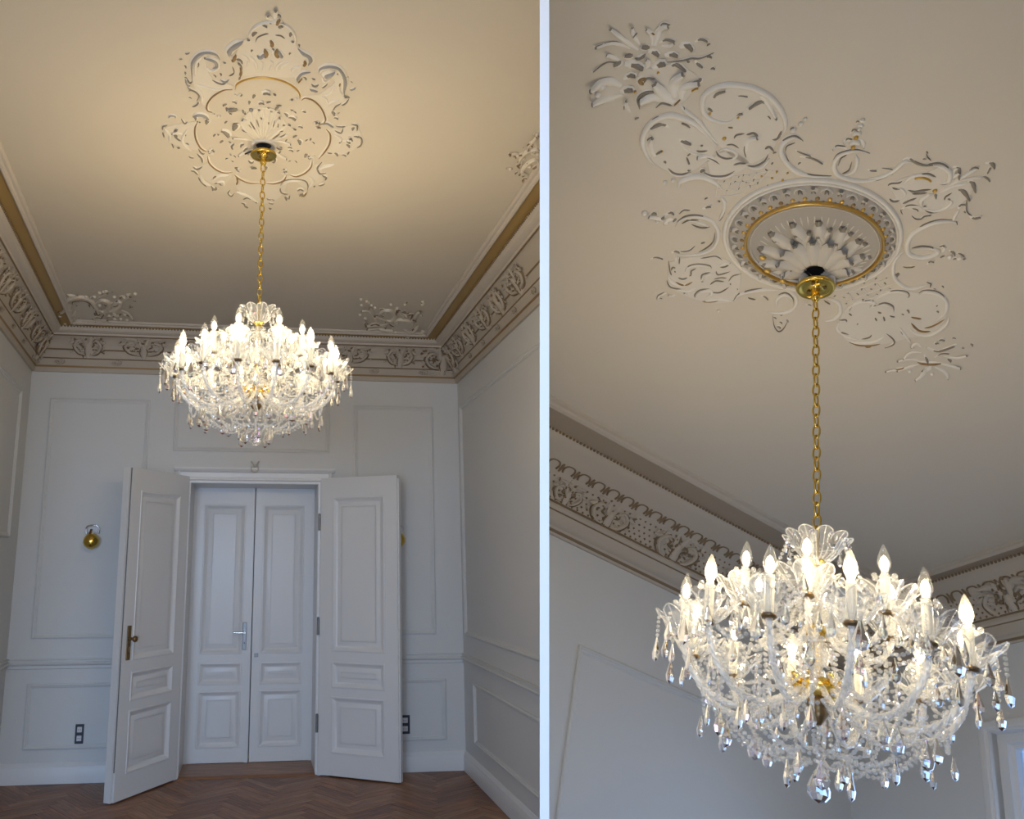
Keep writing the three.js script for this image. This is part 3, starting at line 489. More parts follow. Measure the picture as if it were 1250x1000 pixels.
const CG = (() => { // geometry shared by both chandeliers; arms point along +x, y = 0 at the height of the lower bulbs
  const o = {};
  o.lowArm = rope([V3(0.045, -0.235, 0), V3(0.10, -0.275, 0), V3(0.19, -0.318, 0), V3(0.275, -0.302, 0), V3(0.338, -0.235, 0), V3(0.36, -0.16, 0)], 0.0082, 16);
  o.upArm = rope([V3(0.03, -0.06, 0), V3(0.065, -0.105, 0), V3(0.125, -0.12, 0), V3(0.18, -0.09, 0), V3(0.205, -0.035, 0)], 0.007, 10);
  o.cup = petals([[0.012, 0], [0.028, 0.006], [0.046, 0.024], [0.060, 0.048], [0.074, 0.064]], 7, 1, 0.3, 0.022);
  o.cup2 = petals([[0.014, 0.02], [0.024, 0.04], [0.036, 0.07], [0.044, 0.082]], 6, 1, 0.35, 0.02);
  const rim = (prof, n, ripple, rise, r) => { // cut-glass edge: the scalloped rim and one rib between petals
    const L = prof.length - 1, [R, H] = prof[L], at = (a, t, R0, H0) => { const c = Math.abs(Math.cos(n * a / 2)), f = 1 + ripple * t * (Math.pow(c, 0.6) - 0.6); return V3(R0 * f * Math.cos(a), H0 + rise * t * t * (c - 0.6), R0 * f * Math.sin(a)); }, pts = [];
    for (let i = 0; i < n * 8; i++) pts.push(at(i / (n * 8) * 2 * Math.PI, 1, R, H));
    const list = [new THREE.TubeGeometry(new THREE.CatmullRomCurve3(pts, true), n * 10, r, 5, true)];
    for (let k = 0; k < n; k++) for (const off of [0, 0.5]) { const a = (k + off) / n * 2 * Math.PI; list.push(new THREE.TubeGeometry(new THREE.CatmullRomCurve3(prof.map(([q, h]) => at(a, (h - prof[0][1]) / (H - prof[0][1]), q, h))), 6, r * (off ? 1 : 0.7), 4)); }
    return merged(list);
  };
  o.cupRim = rim([[0.012, 0], [0.028, 0.006], [0.046, 0.024], [0.060, 0.048], [0.074, 0.064]], 7, 0.3, 0.022, 0.0021);
  o.dishRim = rim([[0.016, 0.150], [0.034, 0.158], [0.058, 0.185], [0.074, 0.212], [0.088, 0.226]], 10, 0.22, 0.012, 0.0022);
  o.saucer = lathe([[0.001, -0.006], [0.016, -0.006], [0.02, 0.0], [0.018, 0.006], [0.001, 0.006]], 16);
  o.sleeve = lathe([[0.001, 0], [0.0125, 0], [0.0125, 0.108], [0.0105, 0.112], [0.001, 0.112]], 18);
  o.crown = merged([new THREE.TorusGeometry(0.02, 0.0028, 6, 18).rotateX(Math.PI / 2), ...[0, 1, 2, 3, 4, 5].map(k => new THREE.IcosahedronGeometry(0.0075, 1).translate(0.028 * Math.cos(k * 1.0472), 0.004, 0.028 * Math.sin(k * 1.0472)))]);
  o.bulb = lathe([[0.0001, 0], [0.0085, 0], [0.0095, 0.008], [0.0165, 0.026], [0.0175, 0.036], [0.0145, 0.054], [0.0085, 0.074], [0.0035, 0.086], [0.0001, 0.091]], 18);
  o.core = lathe([[0.0001, 0.008], [0.007, 0.012], [0.0105, 0.026], [0.011, 0.036], [0.007, 0.05], [0.0001, 0.058]], 12);
  o.drop = almond(0.062, 0.0145); o.big = almond(0.078, 0.0195); o.small = almond(0.04, 0.0105); o.bead = facet(new THREE.IcosahedronGeometry(0.0072, 0)); o.ball = facet(new THREE.IcosahedronGeometry(0.027, 2)); o.pear = facet(lathe([[0.0001, 0.045], [0.006, 0.036], [0.02, 0.012], [0.031, -0.014], [0.03, -0.03], [0.018, -0.044], [0.0001, -0.05]], 10).scale(1, 1, 0.6));
  o.link = (() => { const c = new THREE.CatmullRomCurve3([V3(0.009, 0.014, 0), V3(0, 0.025, 0), V3(-0.009, 0.014, 0), V3(-0.009, -0.014, 0), V3(0, -0.025, 0), V3(0.009, -0.014, 0)], true); return new THREE.TubeGeometry(c, 28, 0.0032, 7, true); })();
  return o;
})();
function chandelier(label, nLow, nUp, turn, turnUp, len, power, put, wire) {
  const t = thing('crystal_chandelier', label, 'chandelier'), Y = -len;
  const part = (name, g, m, p = t) => { const o = mesh(name, g, m, p); if (p === t) o.position.y = Y; return o; };
  // ceiling canopy, cable, chain
  const can = mesh('canopy', lathe([[0.001, -0.045], [0.05, -0.045], [0.061, -0.053], [0.064, -0.062], [0.06, -0.069], [0.05, -0.068], [0.043, -0.062], [0.02, -0.064], [0.014, -0.076], [0.011, -0.1], [0.016, -0.108], [0.012, -0.118], [0.001, -0.122]], 32), M.brass, t);
  for (const a of [0.6, 2.4, 4.4]) mesh('screw', new THREE.SphereGeometry(0.006, 10, 6).translate(0.03 * Math.cos(a), -0.066, 0.03 * Math.sin(a)), M.oldBrass, can);
  mesh('cable', new THREE.TubeGeometry(new THREE.CatmullRomCurve3(wire.map(p => V3(...p))), 20, 0.0042, 6), M.black, t);
  mesh('ceiling_hook', new THREE.TorusGeometry(0.018, 0.004, 8, 20).translate(0, -0.028, 0), M.black, t);
  const top = 0.215 - len, n = Math.round((-0.12 - top) / 0.0405);
  for (let k = 0; k < n; k++) { const l = mesh('chain_link', CG.link, M.brass, t); l.position.y = -0.142 - k * ((-0.13 - top) / n); l.rotation.y = (k % 2) * Math.PI / 2 + 0.5; }
  // stem
  part('stem', lathe([[0.001, 0.22], [0.006, 0.22], [0.006, -0.2], [0.001, -0.2]], 10), M.brass);
  const dish = part('crown_dish', petals([[0.016, 0.150], [0.034, 0.158], [0.058, 0.185], [0.074, 0.212], [0.088, 0.226]], 10, 1, 0.22, 0.012), M.petal);
  mesh('dish_rim', CG.dishRim, M.glass, dish);
  for (let k = 0; k < 10; k++) { const a = k * 0.6283 + 0.2, d = mesh('crystal_drop', CG.small, M.crystal, dish); d.position.copy(polar(0.086, 0.205, a)); d.rotation.y = a + 1.57; const b = mesh('bead', CG.bead, M.crystal, dish); b.position.copy(polar(0.086, 0.212, a)); }
  part('brass_collar', lathe([[0.001, 0.158], [0.02, 0.156], [0.024, 0.148], [0.014, 0.14], [0.016, 0.13], [0.001, 0.128]], 20), M.brass);
  part('glass_baluster', lathe([[0.012, 0.128], [0.02, 0.115], [0.026, 0.09], [0.018, 0.066], [0.012, 0.055], [0.02, 0.04], [0.03, 0.01], [0.034, -0.02], [0.024, -0.045], [0.014, -0.06]], 20), M.glass);
  part('glass_bowl', petals([[0.02, -0.065], [0.045, -0.05], [0.066, -0.02], [0.076, 0.006]], 9, 1, 0.2, 0.012), M.petal);
  part('upper_hub', lathe([[0.001, -0.048], [0.034, -0.05], [0.038, -0.062], [0.03, -0.076], [0.012, -0.084], [0.001, -0.084]], 20), M.brass);
  part('glass_baluster', lathe([[0.012, -0.084], [0.022, -0.1], [0.027, -0.125], [0.02, -0.155], [0.012, -0.17], [0.02, -0.19], [0.016, -0.2]], 20), M.glass);
  const hub = part('arm_hub', lathe([[0.001, -0.2], [0.03, -0.2], [0.05, -0.212], [0.054, -0.232], [0.046, -0.25], [0.03, -0.262], [0.018, -0.268], [0.014, -0.28], [0.02, -0.29], [0.014, -0.302], [0.001, -0.31]], 24), M.brass);
  mesh('finial', lathe([[0.001, -0.255], [0.038, -0.258], [0.032, -0.275], [0.02, -0.283], [0.026, -0.295], [0.018, -0.31], [0.008, -0.325], [0.001, -0.33]], 20), M.oldBrass, hub);
  for (let k = 0; k < 8; k++) { const a = k * 0.7854, l = mesh('hub_leaf', leafGeo([V2(0, 0), V2(0.012, 0), V2(0.034, 0)], 0.014, 0.012, 1.1), M.brass, hub); l.position.copy(polar(0.05, -0.225, a)); l.rotation.set(0, a, 0.9); }
  const ball = part(nLow > 12 ? 'crystal_ball' : 'crystal_pear', nLow > 12 ? CG.ball : CG.pear, M.crystal); ball.position.y = Y - 0.475;
  { const g = part('bead_string', merged(string(V3(0, -0.33, 0), V3(0, -0.45, 0), 0, 0.007, 0.014)), M.glass); g.userData.kind = 'stuff'; }
  for (let k = 0; k < 8; k++) { const a = k * 0.7854 + 0.3, b = part('crystal_drop', k % 2 ? CG.big : CG.drop, M.crystal); b.position.copy(polar(0.075, Y - 0.415 - (k % 2) * 0.012, a)); b.rotation.y = a + 1.4; }
  { const list = []; for (let k = 0; k < 8; k++) list.push(...string(polar(0.075, -0.405, k * 0.7854 + 0.3), polar(0.075, -0.405, (k + 1) * 0.7854 + 0.3), 0.012)); part('bead_ring', merged(list), M.glass).userData.kind = 'stuff'; }
  // candle on an arm
  const candle = (arm, r, y0, drops) => {
    const sub = (name, g, m) => { const o = mesh(name, g, m, arm); o.position.set(r, y0, 0); return o; };
    sub('saucer', CG.saucer, M.oldBrass); sub('glass_cup', CG.cup, M.petal); sub('cup_rim', CG.cupRim, M.glass); sub('inner_cup', CG.cup2, M.petal); sub('candle_sleeve', CG.sleeve, M.candle);
    const cr = sub('glass_collar', CG.crown, M.glass); cr.position.y += 0.1;
    sub('bulb', CG.bulb, M.bulbGlass).position.y += 0.112; sub('bulb_filament', CG.core, M.glow).position.y += 0.112;
    drops.forEach(([a, g, drop]) => { const d = mesh('crystal_drop', g, M.crystal, arm), p = polar(0.072, 0, a); d.position.set(r + p.x, y0 + 0.034 - drop, p.z); d.rotation.y = a + 1.57; });
    const beads = drops.flatMap(([a, , drop]) => { const p = polar(0.072, 0, a), q = []; for (let h = 0.046; h > 0.034 - drop; h -= 0.0135) q.push(new THREE.IcosahedronGeometry(0.0062, 0).translate(r + p.x, y0 + h, p.z)); return q; });
    mesh('drop_beads', merged(beads), M.glass, arm).userData.kind = 'stuff';
  };
  const sl = 2 * Math.PI / nLow, su = 2 * Math.PI / nUp;
  const garL = merged([...string(polar(0.36, -0.12, 0.0), polar(0.36, -0.12, sl), 0.085), ...string(polar(0.335, -0.2, 0.02), polar(0.075, -0.405, 0.1), 0.075), ...string(polar(0.345, -0.16, 0), polar(0.21, -0.06, sl * 0.5), 0.035), ...string(polar(0.3, -0.27, 0), polar(0.3, -0.27, sl), 0.075), ...string(polar(0.05, -0.27, 0), polar(0.24, -0.315, sl * 0.5), 0.04), ...string(polar(0.08, -0.06, 0), polar(0.33, -0.17, 0.04), 0.06), ...string(polar(0.06, -0.2, sl * 0.4), polar(0.3, -0.26, sl * 0.5), 0.05), ...string(polar(0.28, -0.3, sl * 0.5), polar(0.075, -0.405, sl * 0.5), 0.06), ...string(polar(0.2, -0.2, sl * 0.3), polar(0.2, -0.33, sl * 0.3), 0), ...string(polar(0.27, -0.15, sl * 0.6), polar(0.27, -0.30, sl * 0.6), 0)]);
  const garU = merged([...string(polar(0.084, 0.205, 0), polar(0.2, 0.02, 0.05), 0.05), ...string(polar(0.205, 0.02, 0), polar(0.205, 0.02, su), 0.07), ...string(polar(0.07, -0.02, 0.1), polar(0.2, -0.05, su * 0.5), 0.06), ...string(polar(0.03, 0.12, 0.3), polar(0.15, -0.11, su * 0.5), 0.04), ...string(polar(0.12, 0.06, su * 0.5), polar(0.12, -0.16, su * 0.5), 0), ...string(polar(0.17, -0.02, su * 0.3), polar(0.17, -0.2, su * 0.3), 0), ...string(polar(0.05, 0.1, 0), polar(0.05, -0.19, 0.1), 0)]);
  const lights = [];
  for (let k = 0; k < nLow; k++) {
    const a = turn + k * sl, arm = part('arm', CG.lowArm, M.arm); arm.rotation.y = a;
    candle(arm, 0.36, -0.155, [[0, CG.big, 0.045], [0.9, CG.drop, 0.012], [-0.9, CG.drop, 0.03], [1.9, CG.small, 0.012], [-1.9, CG.drop, 0.0], [2.9, CG.small, 0.0]]);
    if (k % 2 === 0) lights.push(V3(0.36 * Math.cos(a), Y - 0.155 + 0.145, -0.36 * Math.sin(a)));
    mesh('bead_garland', garL, M.glass, arm).userData.kind = 'stuff';
    const p1 = mesh('arm_pendant', CG.big, M.crystal, arm); p1.position.set(0.25, -0.335, 0); p1.rotation.y = 0.8; const p2 = mesh('arm_pendant', CG.drop, M.crystal, arm); p2.position.copy(polar(0.3, -0.35, sl / 2)); p2.rotation.y = sl / 2 + 1.2;
    const p3 = mesh('arm_pendant', CG.small, M.crystal, arm); p3.position.set(0.16, -0.318, 0); const p4 = mesh('arm_pendant', CG.drop, M.crystal, arm); p4.position.copy(polar(0.36, -0.215, sl / 2)); p4.rotation.y = sl / 2 + 1.5;
  }
  for (let k = 0; k < nUp; k++) {
    const a = turnUp + k * su, arm = part('upper_arm', CG.upArm, M.arm); arm.rotation.y = a;
    candle(arm, 0.205, -0.035, [[0, CG.drop, 0.0], [1.2, CG.small, 0], [-1.2, CG.small, 0], [2.5, CG.small, 0]]);
    mesh('bead_garland', garU, M.glass, arm).userData.kind = 'stuff';
    const p = mesh('arm_pendant', CG.drop, M.crystal, arm); p.position.set(0.125, -0.135, 0); p.rotation.y = 0.6;
  }
  put(t); t.updateMatrixWorld(true);
  for (const p of lights) { const l = new THREE.PointLight(WARM, BULB * power * (nLow + nUp) / lights.length); l.position.copy(p.applyMatrix4(t.matrixWorld)); l.castShadow = true; l.shadow.radius = 1; scene.add(l); }
  return t;
}
const BULB = 0.12;
const ROSE1 = atY(322, 177, CE), ROSE2 = (() => { const d = sight2(998, 745).multiplyScalar(2.4); return V3(d.x, C2, d.z); })();
{
  const ring = (() => { const d = sight(319.5, 428), t = (ROSE1.z - EYE.z) / d.z; return EYE.y + d.y * t; })();
  chandelier('large crystal chandelier with twenty-one candle bulbs before the double door', 14, 7, 0.133, -0.077, (CE - ring) / 0.88, 1.55, t => { t.position.copy(ROSE1); t.scale.y = 0.88; }, [[0, -0.05, 0.01], [-0.02, -0.02, 0.0], [-0.06, -0.018, -0.03], [-0.1, -0.012, -0.07]]);
  chandelier('crystal chandelier with eighteen candle bulbs under the round gilded rose', 12, 6, 0.154, 0.869, C2 - 0.961, 1.05, t => { t.position.copy(ROSE2); into2(t); }, [[0.01, -0.05, 0], [-0.03, -0.02, 0.01], [-0.055, -0.02, 0.02], [-0.06, 0.0, 0.0]]);
}
// ------------------------------------------------------------------ ceiling roses: relief pieces read off the ceilings, in metres on the ceiling plane
/* each line: kind, half width, then x,y points along the piece in a detail view (origin and enlargement given per view).
   p plaster scroll, d dark scroll (part glaze, part painted shade), s slate-glazed scroll, b brown-glazed scroll, g gilt rib, l leaf, L glazed leaf, o bead, O dark bud painting the shade of a leaf gap, G gilt bead, c bead cluster */
function tracer(group, where, lift, light = M.plaster, dim = M.glazeShade, boost = 1) {
  const beds = [];
  const kinds = { p: ['scroll', light], d: ['glaze_shade_scroll', dim], s: ['slate_scroll', M.slate], b: ['brown_scroll', M.brown], g: ['gilt_rib', M.gold], l: ['leaf', [light, dim]], L: ['glazed_leaf', [dim, dim]], o: ['bead', light], O: ['glazed_bead', dim], G: ['gilt_bead', M.gold], S: ['slate_bead', M.slate] };  // dark scrolls also paint the shade along relief edges
  const draw = (ox, oy, k, text) => {
    for (const line of text.trim().split(/\s*;\s*/)) {
      const [kind, hw, ...rest] = line.trim().split(/\s+/); if (!kind) continue;
      const pts = rest.map(r => { const [x, y] = r.split(',').map(Number); return where(ox + x / k, oy + y / k); }), c0 = rest[0].split(',').map(Number), e = where(ox + (c0[0] + 10) / k, oy + c0[1] / k).distanceTo(pts[0]) / 10;
      const w = Number(hw) * e * ('dbO'.includes(kind) ? boost : 1);
      if (kind === 'P') { const q = new THREE.ExtrudeGeometry(new THREE.Shape(new THREE.SplineCurve([...pts, pts[0]]).getPoints(pts.length * 4).slice(0, -1)), { depth: 0.0015, bevelEnabled: true, bevelSize: 0.002, bevelThickness: 0.0012, bevelSegments: 1 }); mesh('raised_field', q, M.field, group); continue; }
      if (kind === 'O') for (const p of pts) { const a = rr(0, 6.28), q = (t, n) => V2(p.x + w * (t * Math.cos(a) - n * Math.sin(a)), p.y + w * (t * Math.sin(a) + n * Math.cos(a))); mesh('gap_shade_bud', leafGeo([q(-1.2, 0), q(0, 0.35), q(1.3, 0)], w * 1.0, w * 0.7 + 0.006, 0), [dim, dim], group); const b = leafGeo([q(-1.4, 0.5), q(0.1, 0.9), q(1.6, 0.6)], w * 0.9, w * 0.5 + 0.001, 1.1); b.clearGroups(); beds.push(b); }  // dark buds paint the shade in the gaps between leaves
      else if ('oGS'.includes(kind)) for (const p of pts) { const m = mesh(kinds[kind][0], beadGeo(), kinds[kind][1], group); m.position.set(p.x, p.y, lift); m.scale.set(w, w * 1.15, w * 0.9 + 0.004); }
      else if (kind === 'c') for (const p of pts) { for (let i = 0; i < 5; i++) { const a = rr(0, 6.28), r = w * rr(0.3, 1), q = w * rr(0.22, 0.4), m = mesh(i % 2 ? 'glazed_bead' : 'bead', beadGeo(), i % 2 ? dim : light, group); m.position.set(p.x + r * Math.cos(a), p.y + r * Math.sin(a), lift); m.scale.set(q, q, q); } }
      else if (kind === 'l' || kind === 'L') { const P3 = pts.length < 3 ? [pts[0], pts[0].clone().lerp(pts[1], 0.5), pts[1]] : pts; if (kind === 'L') { const b = leafGeo(P3.map((q, i) => i === 2 ? q.clone().lerp(P3[1], -0.15) : q), w * 1.4, w * 0.5, 1.1); b.clearGroups(); beds.push(b); } mesh(kinds[kind][0], leafGeo(P3, w, w * 1.1 + 0.006, kind === 'L' ? 0.0 : 0.84), kinds[kind][1], group); }
      else {
        if ('dsb'.includes(kind) && Number(hw) >= 6) beds.push(strokeGeo(pts, w * 1.9, Math.min(0.016, w * 0.8) + 0.003));
        mesh(kinds[kind][0], strokeGeo(pts, w, kind === 'p' ? Math.min(0.026, w * 1.2) + 0.003 : Math.min(0.024, w * 1.2) + 0.006, kind === 'g' ? { taper: [0.1, 0.1] } : {}), kinds[kind][1], group);
        if (kind === 'g' || (kind === 'b' && pts.length > 3)) mesh('rim_moulding', strokeGeo(pts, w * 2.2, w * 0.9, { taper: [0.1, 0.1] }), M.plaster, group);
      }
    }
  };
  draw.bed = () => mesh('relief_bed', merged(beds), light, group);
  return draw;
}
const onCeiling = (g, c, y) => { g.matrix.makeBasis(V3(1, 0, 0), V3(0, 0, 1), V3(0, -1, 0)).setPosition(c.x, y, c.z); g.matrix.decompose(g.position, g.quaternion, g.scale); return g; };
{ // the lobed rose above the door room
  const g = thing('ceiling_rose', 'lobed rococo ceiling rose with gilt rim and slate-grey scrolls', 'ceiling rose'); onCeiling(g, ROSE1, CE);
  const T = tracer(g, (x, y) => { const p = atY(x, y, CE); return V2(p.x - ROSE1.x, p.z - ROSE1.z); }, 0.001, M.plaster, M.glazeShade, 1.35);
  seed = 31;
  T(270, 0, 9.615, `P 1 250,880 235,760 170,660 250,480 330,470 330,400 390,320 480,270 600,250 720,270 820,340 865,430 900,560 1000,650 940,770 890,880 760,905 500,885`);
  T(190, 50, 9.615, `P 1 470,560 445,470 440,300 480,200 590,160 590,300 640,400 720,480 860,505 900,540 760,560 640,640 590,760 540,720 520,640`);
  T(340, 60, 10, `P 1 480,560 600,480 690,400 640,300 720,260 790,330 800,560 820,610 700,680 620,800 570,840 560,720 440,610 330,570`);
  T(190, 130, 7.692, `P 1 500,530 430,560 420,640 520,710 640,730 710,640 600,620; P 1 370,140 300,150 200,170 90,200 100,300 220,380 340,400 420,400 375,290; P 1 740,650 760,760 840,830 980,905 1085,890 1180,830 1230,690 1020,730`);
  T(320, 130, 7.692, `P 1 460,560 540,550 570,690 430,760 300,690 250,655 400,630; P 1 640,200 740,210 880,180 930,300 860,400 700,450 590,435 640,330`);
  T(240, 90, 7.8125, `P 1 625,690 430,500 470,400 540,340 640,315 740,340 800,400 850,530`);
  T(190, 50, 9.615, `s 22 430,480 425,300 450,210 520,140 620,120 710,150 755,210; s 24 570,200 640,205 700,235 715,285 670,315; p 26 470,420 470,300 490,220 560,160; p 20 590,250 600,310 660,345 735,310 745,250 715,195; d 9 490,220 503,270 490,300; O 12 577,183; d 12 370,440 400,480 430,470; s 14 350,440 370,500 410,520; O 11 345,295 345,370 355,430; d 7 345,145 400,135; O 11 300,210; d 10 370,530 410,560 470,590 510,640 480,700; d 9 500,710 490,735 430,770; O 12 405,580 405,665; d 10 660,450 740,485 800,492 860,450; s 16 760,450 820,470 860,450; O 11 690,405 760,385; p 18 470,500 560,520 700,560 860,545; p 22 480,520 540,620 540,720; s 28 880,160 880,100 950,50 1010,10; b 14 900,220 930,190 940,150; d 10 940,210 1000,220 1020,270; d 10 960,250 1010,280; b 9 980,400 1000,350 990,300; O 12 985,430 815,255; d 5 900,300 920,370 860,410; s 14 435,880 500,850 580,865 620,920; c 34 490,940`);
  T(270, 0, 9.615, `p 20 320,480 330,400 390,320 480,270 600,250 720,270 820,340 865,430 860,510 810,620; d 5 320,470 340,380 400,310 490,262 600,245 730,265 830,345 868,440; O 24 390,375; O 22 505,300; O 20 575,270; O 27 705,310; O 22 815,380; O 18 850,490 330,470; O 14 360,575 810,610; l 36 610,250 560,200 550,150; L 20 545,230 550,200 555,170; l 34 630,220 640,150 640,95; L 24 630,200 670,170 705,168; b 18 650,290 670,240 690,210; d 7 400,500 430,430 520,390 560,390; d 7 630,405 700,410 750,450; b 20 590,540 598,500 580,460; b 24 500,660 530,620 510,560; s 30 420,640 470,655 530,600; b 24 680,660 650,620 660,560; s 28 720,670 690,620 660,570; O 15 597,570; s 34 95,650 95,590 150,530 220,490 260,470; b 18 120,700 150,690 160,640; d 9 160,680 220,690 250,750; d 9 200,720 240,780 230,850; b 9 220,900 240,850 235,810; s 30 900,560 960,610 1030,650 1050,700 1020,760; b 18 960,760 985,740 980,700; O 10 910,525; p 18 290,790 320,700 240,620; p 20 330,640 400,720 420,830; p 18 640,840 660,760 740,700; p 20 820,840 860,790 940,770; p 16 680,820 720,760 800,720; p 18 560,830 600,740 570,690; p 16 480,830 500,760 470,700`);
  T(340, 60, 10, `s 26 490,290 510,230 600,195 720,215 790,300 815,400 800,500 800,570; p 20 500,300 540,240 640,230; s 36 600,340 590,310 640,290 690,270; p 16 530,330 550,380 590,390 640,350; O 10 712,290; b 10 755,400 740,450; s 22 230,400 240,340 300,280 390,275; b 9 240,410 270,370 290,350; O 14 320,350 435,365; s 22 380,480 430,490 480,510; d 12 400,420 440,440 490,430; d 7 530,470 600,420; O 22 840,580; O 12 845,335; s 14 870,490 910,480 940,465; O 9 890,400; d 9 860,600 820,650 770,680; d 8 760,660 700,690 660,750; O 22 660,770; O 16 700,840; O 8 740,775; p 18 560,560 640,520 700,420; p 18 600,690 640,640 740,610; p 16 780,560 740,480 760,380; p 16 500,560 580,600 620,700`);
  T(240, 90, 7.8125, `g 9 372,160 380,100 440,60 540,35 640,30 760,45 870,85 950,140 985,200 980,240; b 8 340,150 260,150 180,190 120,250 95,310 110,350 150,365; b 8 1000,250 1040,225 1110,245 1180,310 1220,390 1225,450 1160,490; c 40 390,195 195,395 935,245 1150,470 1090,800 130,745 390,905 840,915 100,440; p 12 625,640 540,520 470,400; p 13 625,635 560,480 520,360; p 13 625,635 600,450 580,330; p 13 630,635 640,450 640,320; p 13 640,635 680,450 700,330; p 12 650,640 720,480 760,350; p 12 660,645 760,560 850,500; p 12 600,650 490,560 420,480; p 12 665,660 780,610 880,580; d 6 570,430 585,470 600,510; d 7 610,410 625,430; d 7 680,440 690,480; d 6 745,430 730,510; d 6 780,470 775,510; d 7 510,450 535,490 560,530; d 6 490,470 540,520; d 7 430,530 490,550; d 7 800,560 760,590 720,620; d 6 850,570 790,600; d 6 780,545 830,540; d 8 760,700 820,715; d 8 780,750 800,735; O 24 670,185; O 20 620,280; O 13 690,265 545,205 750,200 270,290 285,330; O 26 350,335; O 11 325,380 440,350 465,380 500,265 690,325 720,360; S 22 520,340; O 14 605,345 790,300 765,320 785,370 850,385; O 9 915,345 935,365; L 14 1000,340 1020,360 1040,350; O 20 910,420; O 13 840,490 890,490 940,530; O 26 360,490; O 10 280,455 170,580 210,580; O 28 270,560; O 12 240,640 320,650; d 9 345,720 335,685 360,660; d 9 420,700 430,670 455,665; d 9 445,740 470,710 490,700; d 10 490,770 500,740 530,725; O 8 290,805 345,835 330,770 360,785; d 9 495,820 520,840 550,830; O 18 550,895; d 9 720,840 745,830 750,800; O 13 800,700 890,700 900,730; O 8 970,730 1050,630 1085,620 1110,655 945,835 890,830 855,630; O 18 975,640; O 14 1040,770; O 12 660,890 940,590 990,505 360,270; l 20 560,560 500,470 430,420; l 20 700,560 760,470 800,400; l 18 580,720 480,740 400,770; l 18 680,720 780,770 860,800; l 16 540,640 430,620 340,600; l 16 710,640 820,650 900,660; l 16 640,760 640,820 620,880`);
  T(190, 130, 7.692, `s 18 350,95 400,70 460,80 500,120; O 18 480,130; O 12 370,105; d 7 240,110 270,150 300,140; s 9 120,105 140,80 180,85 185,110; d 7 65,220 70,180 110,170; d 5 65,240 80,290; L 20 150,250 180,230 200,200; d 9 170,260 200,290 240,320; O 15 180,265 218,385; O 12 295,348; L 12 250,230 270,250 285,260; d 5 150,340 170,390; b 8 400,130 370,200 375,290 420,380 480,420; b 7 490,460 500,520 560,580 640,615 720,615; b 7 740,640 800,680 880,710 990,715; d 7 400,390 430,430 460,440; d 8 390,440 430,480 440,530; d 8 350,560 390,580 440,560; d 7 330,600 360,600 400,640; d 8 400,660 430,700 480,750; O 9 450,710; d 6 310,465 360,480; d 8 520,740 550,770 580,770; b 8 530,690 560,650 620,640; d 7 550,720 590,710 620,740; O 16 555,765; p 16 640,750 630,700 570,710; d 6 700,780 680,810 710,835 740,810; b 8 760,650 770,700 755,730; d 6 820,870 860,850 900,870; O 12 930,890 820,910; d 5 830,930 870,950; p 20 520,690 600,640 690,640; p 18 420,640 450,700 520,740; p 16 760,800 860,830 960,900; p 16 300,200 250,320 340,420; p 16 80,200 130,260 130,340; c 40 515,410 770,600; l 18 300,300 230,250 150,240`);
  T(320, 130, 7.692, `s 14 560,160 610,150 670,190; O 15 520,150 535,195; d 6 690,180 780,185; d 7 680,220 740,240 760,200; d 8 840,160 890,170 890,230; O 14 850,195; d 8 880,270 930,290 930,350 890,385; L 20 800,340 830,310 820,280; d 10 790,310 830,340; O 15 800,360 880,280; d 8 720,340 740,320 745,290; O 15 690,440; O 12 768,455; d 5 800,450 820,420; d 5 610,430 660,435; b 8 600,210 640,260 630,350 580,430 530,490; b 7 470,500 460,560 400,620 320,650 260,640; b 7 230,640 200,690 120,715 30,715; d 8 560,520 520,570 540,620 600,620; d 8 560,640 600,660 590,690; d 7 530,740 590,720; O 9 490,740; p 18 520,590 580,560 680,540; d 6 170,740 210,690 300,675 400,690 430,740 420,800; d 7 170,760 180,800 240,820; b 9 420,800 390,830 360,820; O 17 380,820; d 7 330,790 360,770 390,790; d 7 260,830 250,870; O 14 220,855; p 18 180,730 260,690 380,690; d 7 40,860 90,870; d 6 60,900 110,910; O 10 100,875; d 5 60,950 90,960; c 40 475,480 215,620; p 16 660,250 740,300 720,380; p 16 430,640 480,700 440,760; l 18 700,300 780,320 850,300`);
  T.bed();
  mesh('centre_recess', new THREE.TorusGeometry(0.05, 0.014, 8, 24), M.plaster, g); mesh('ceiling_hole', new THREE.CircleGeometry(0.046, 24).translate(0, 0, 0.004), M.black, g);
}
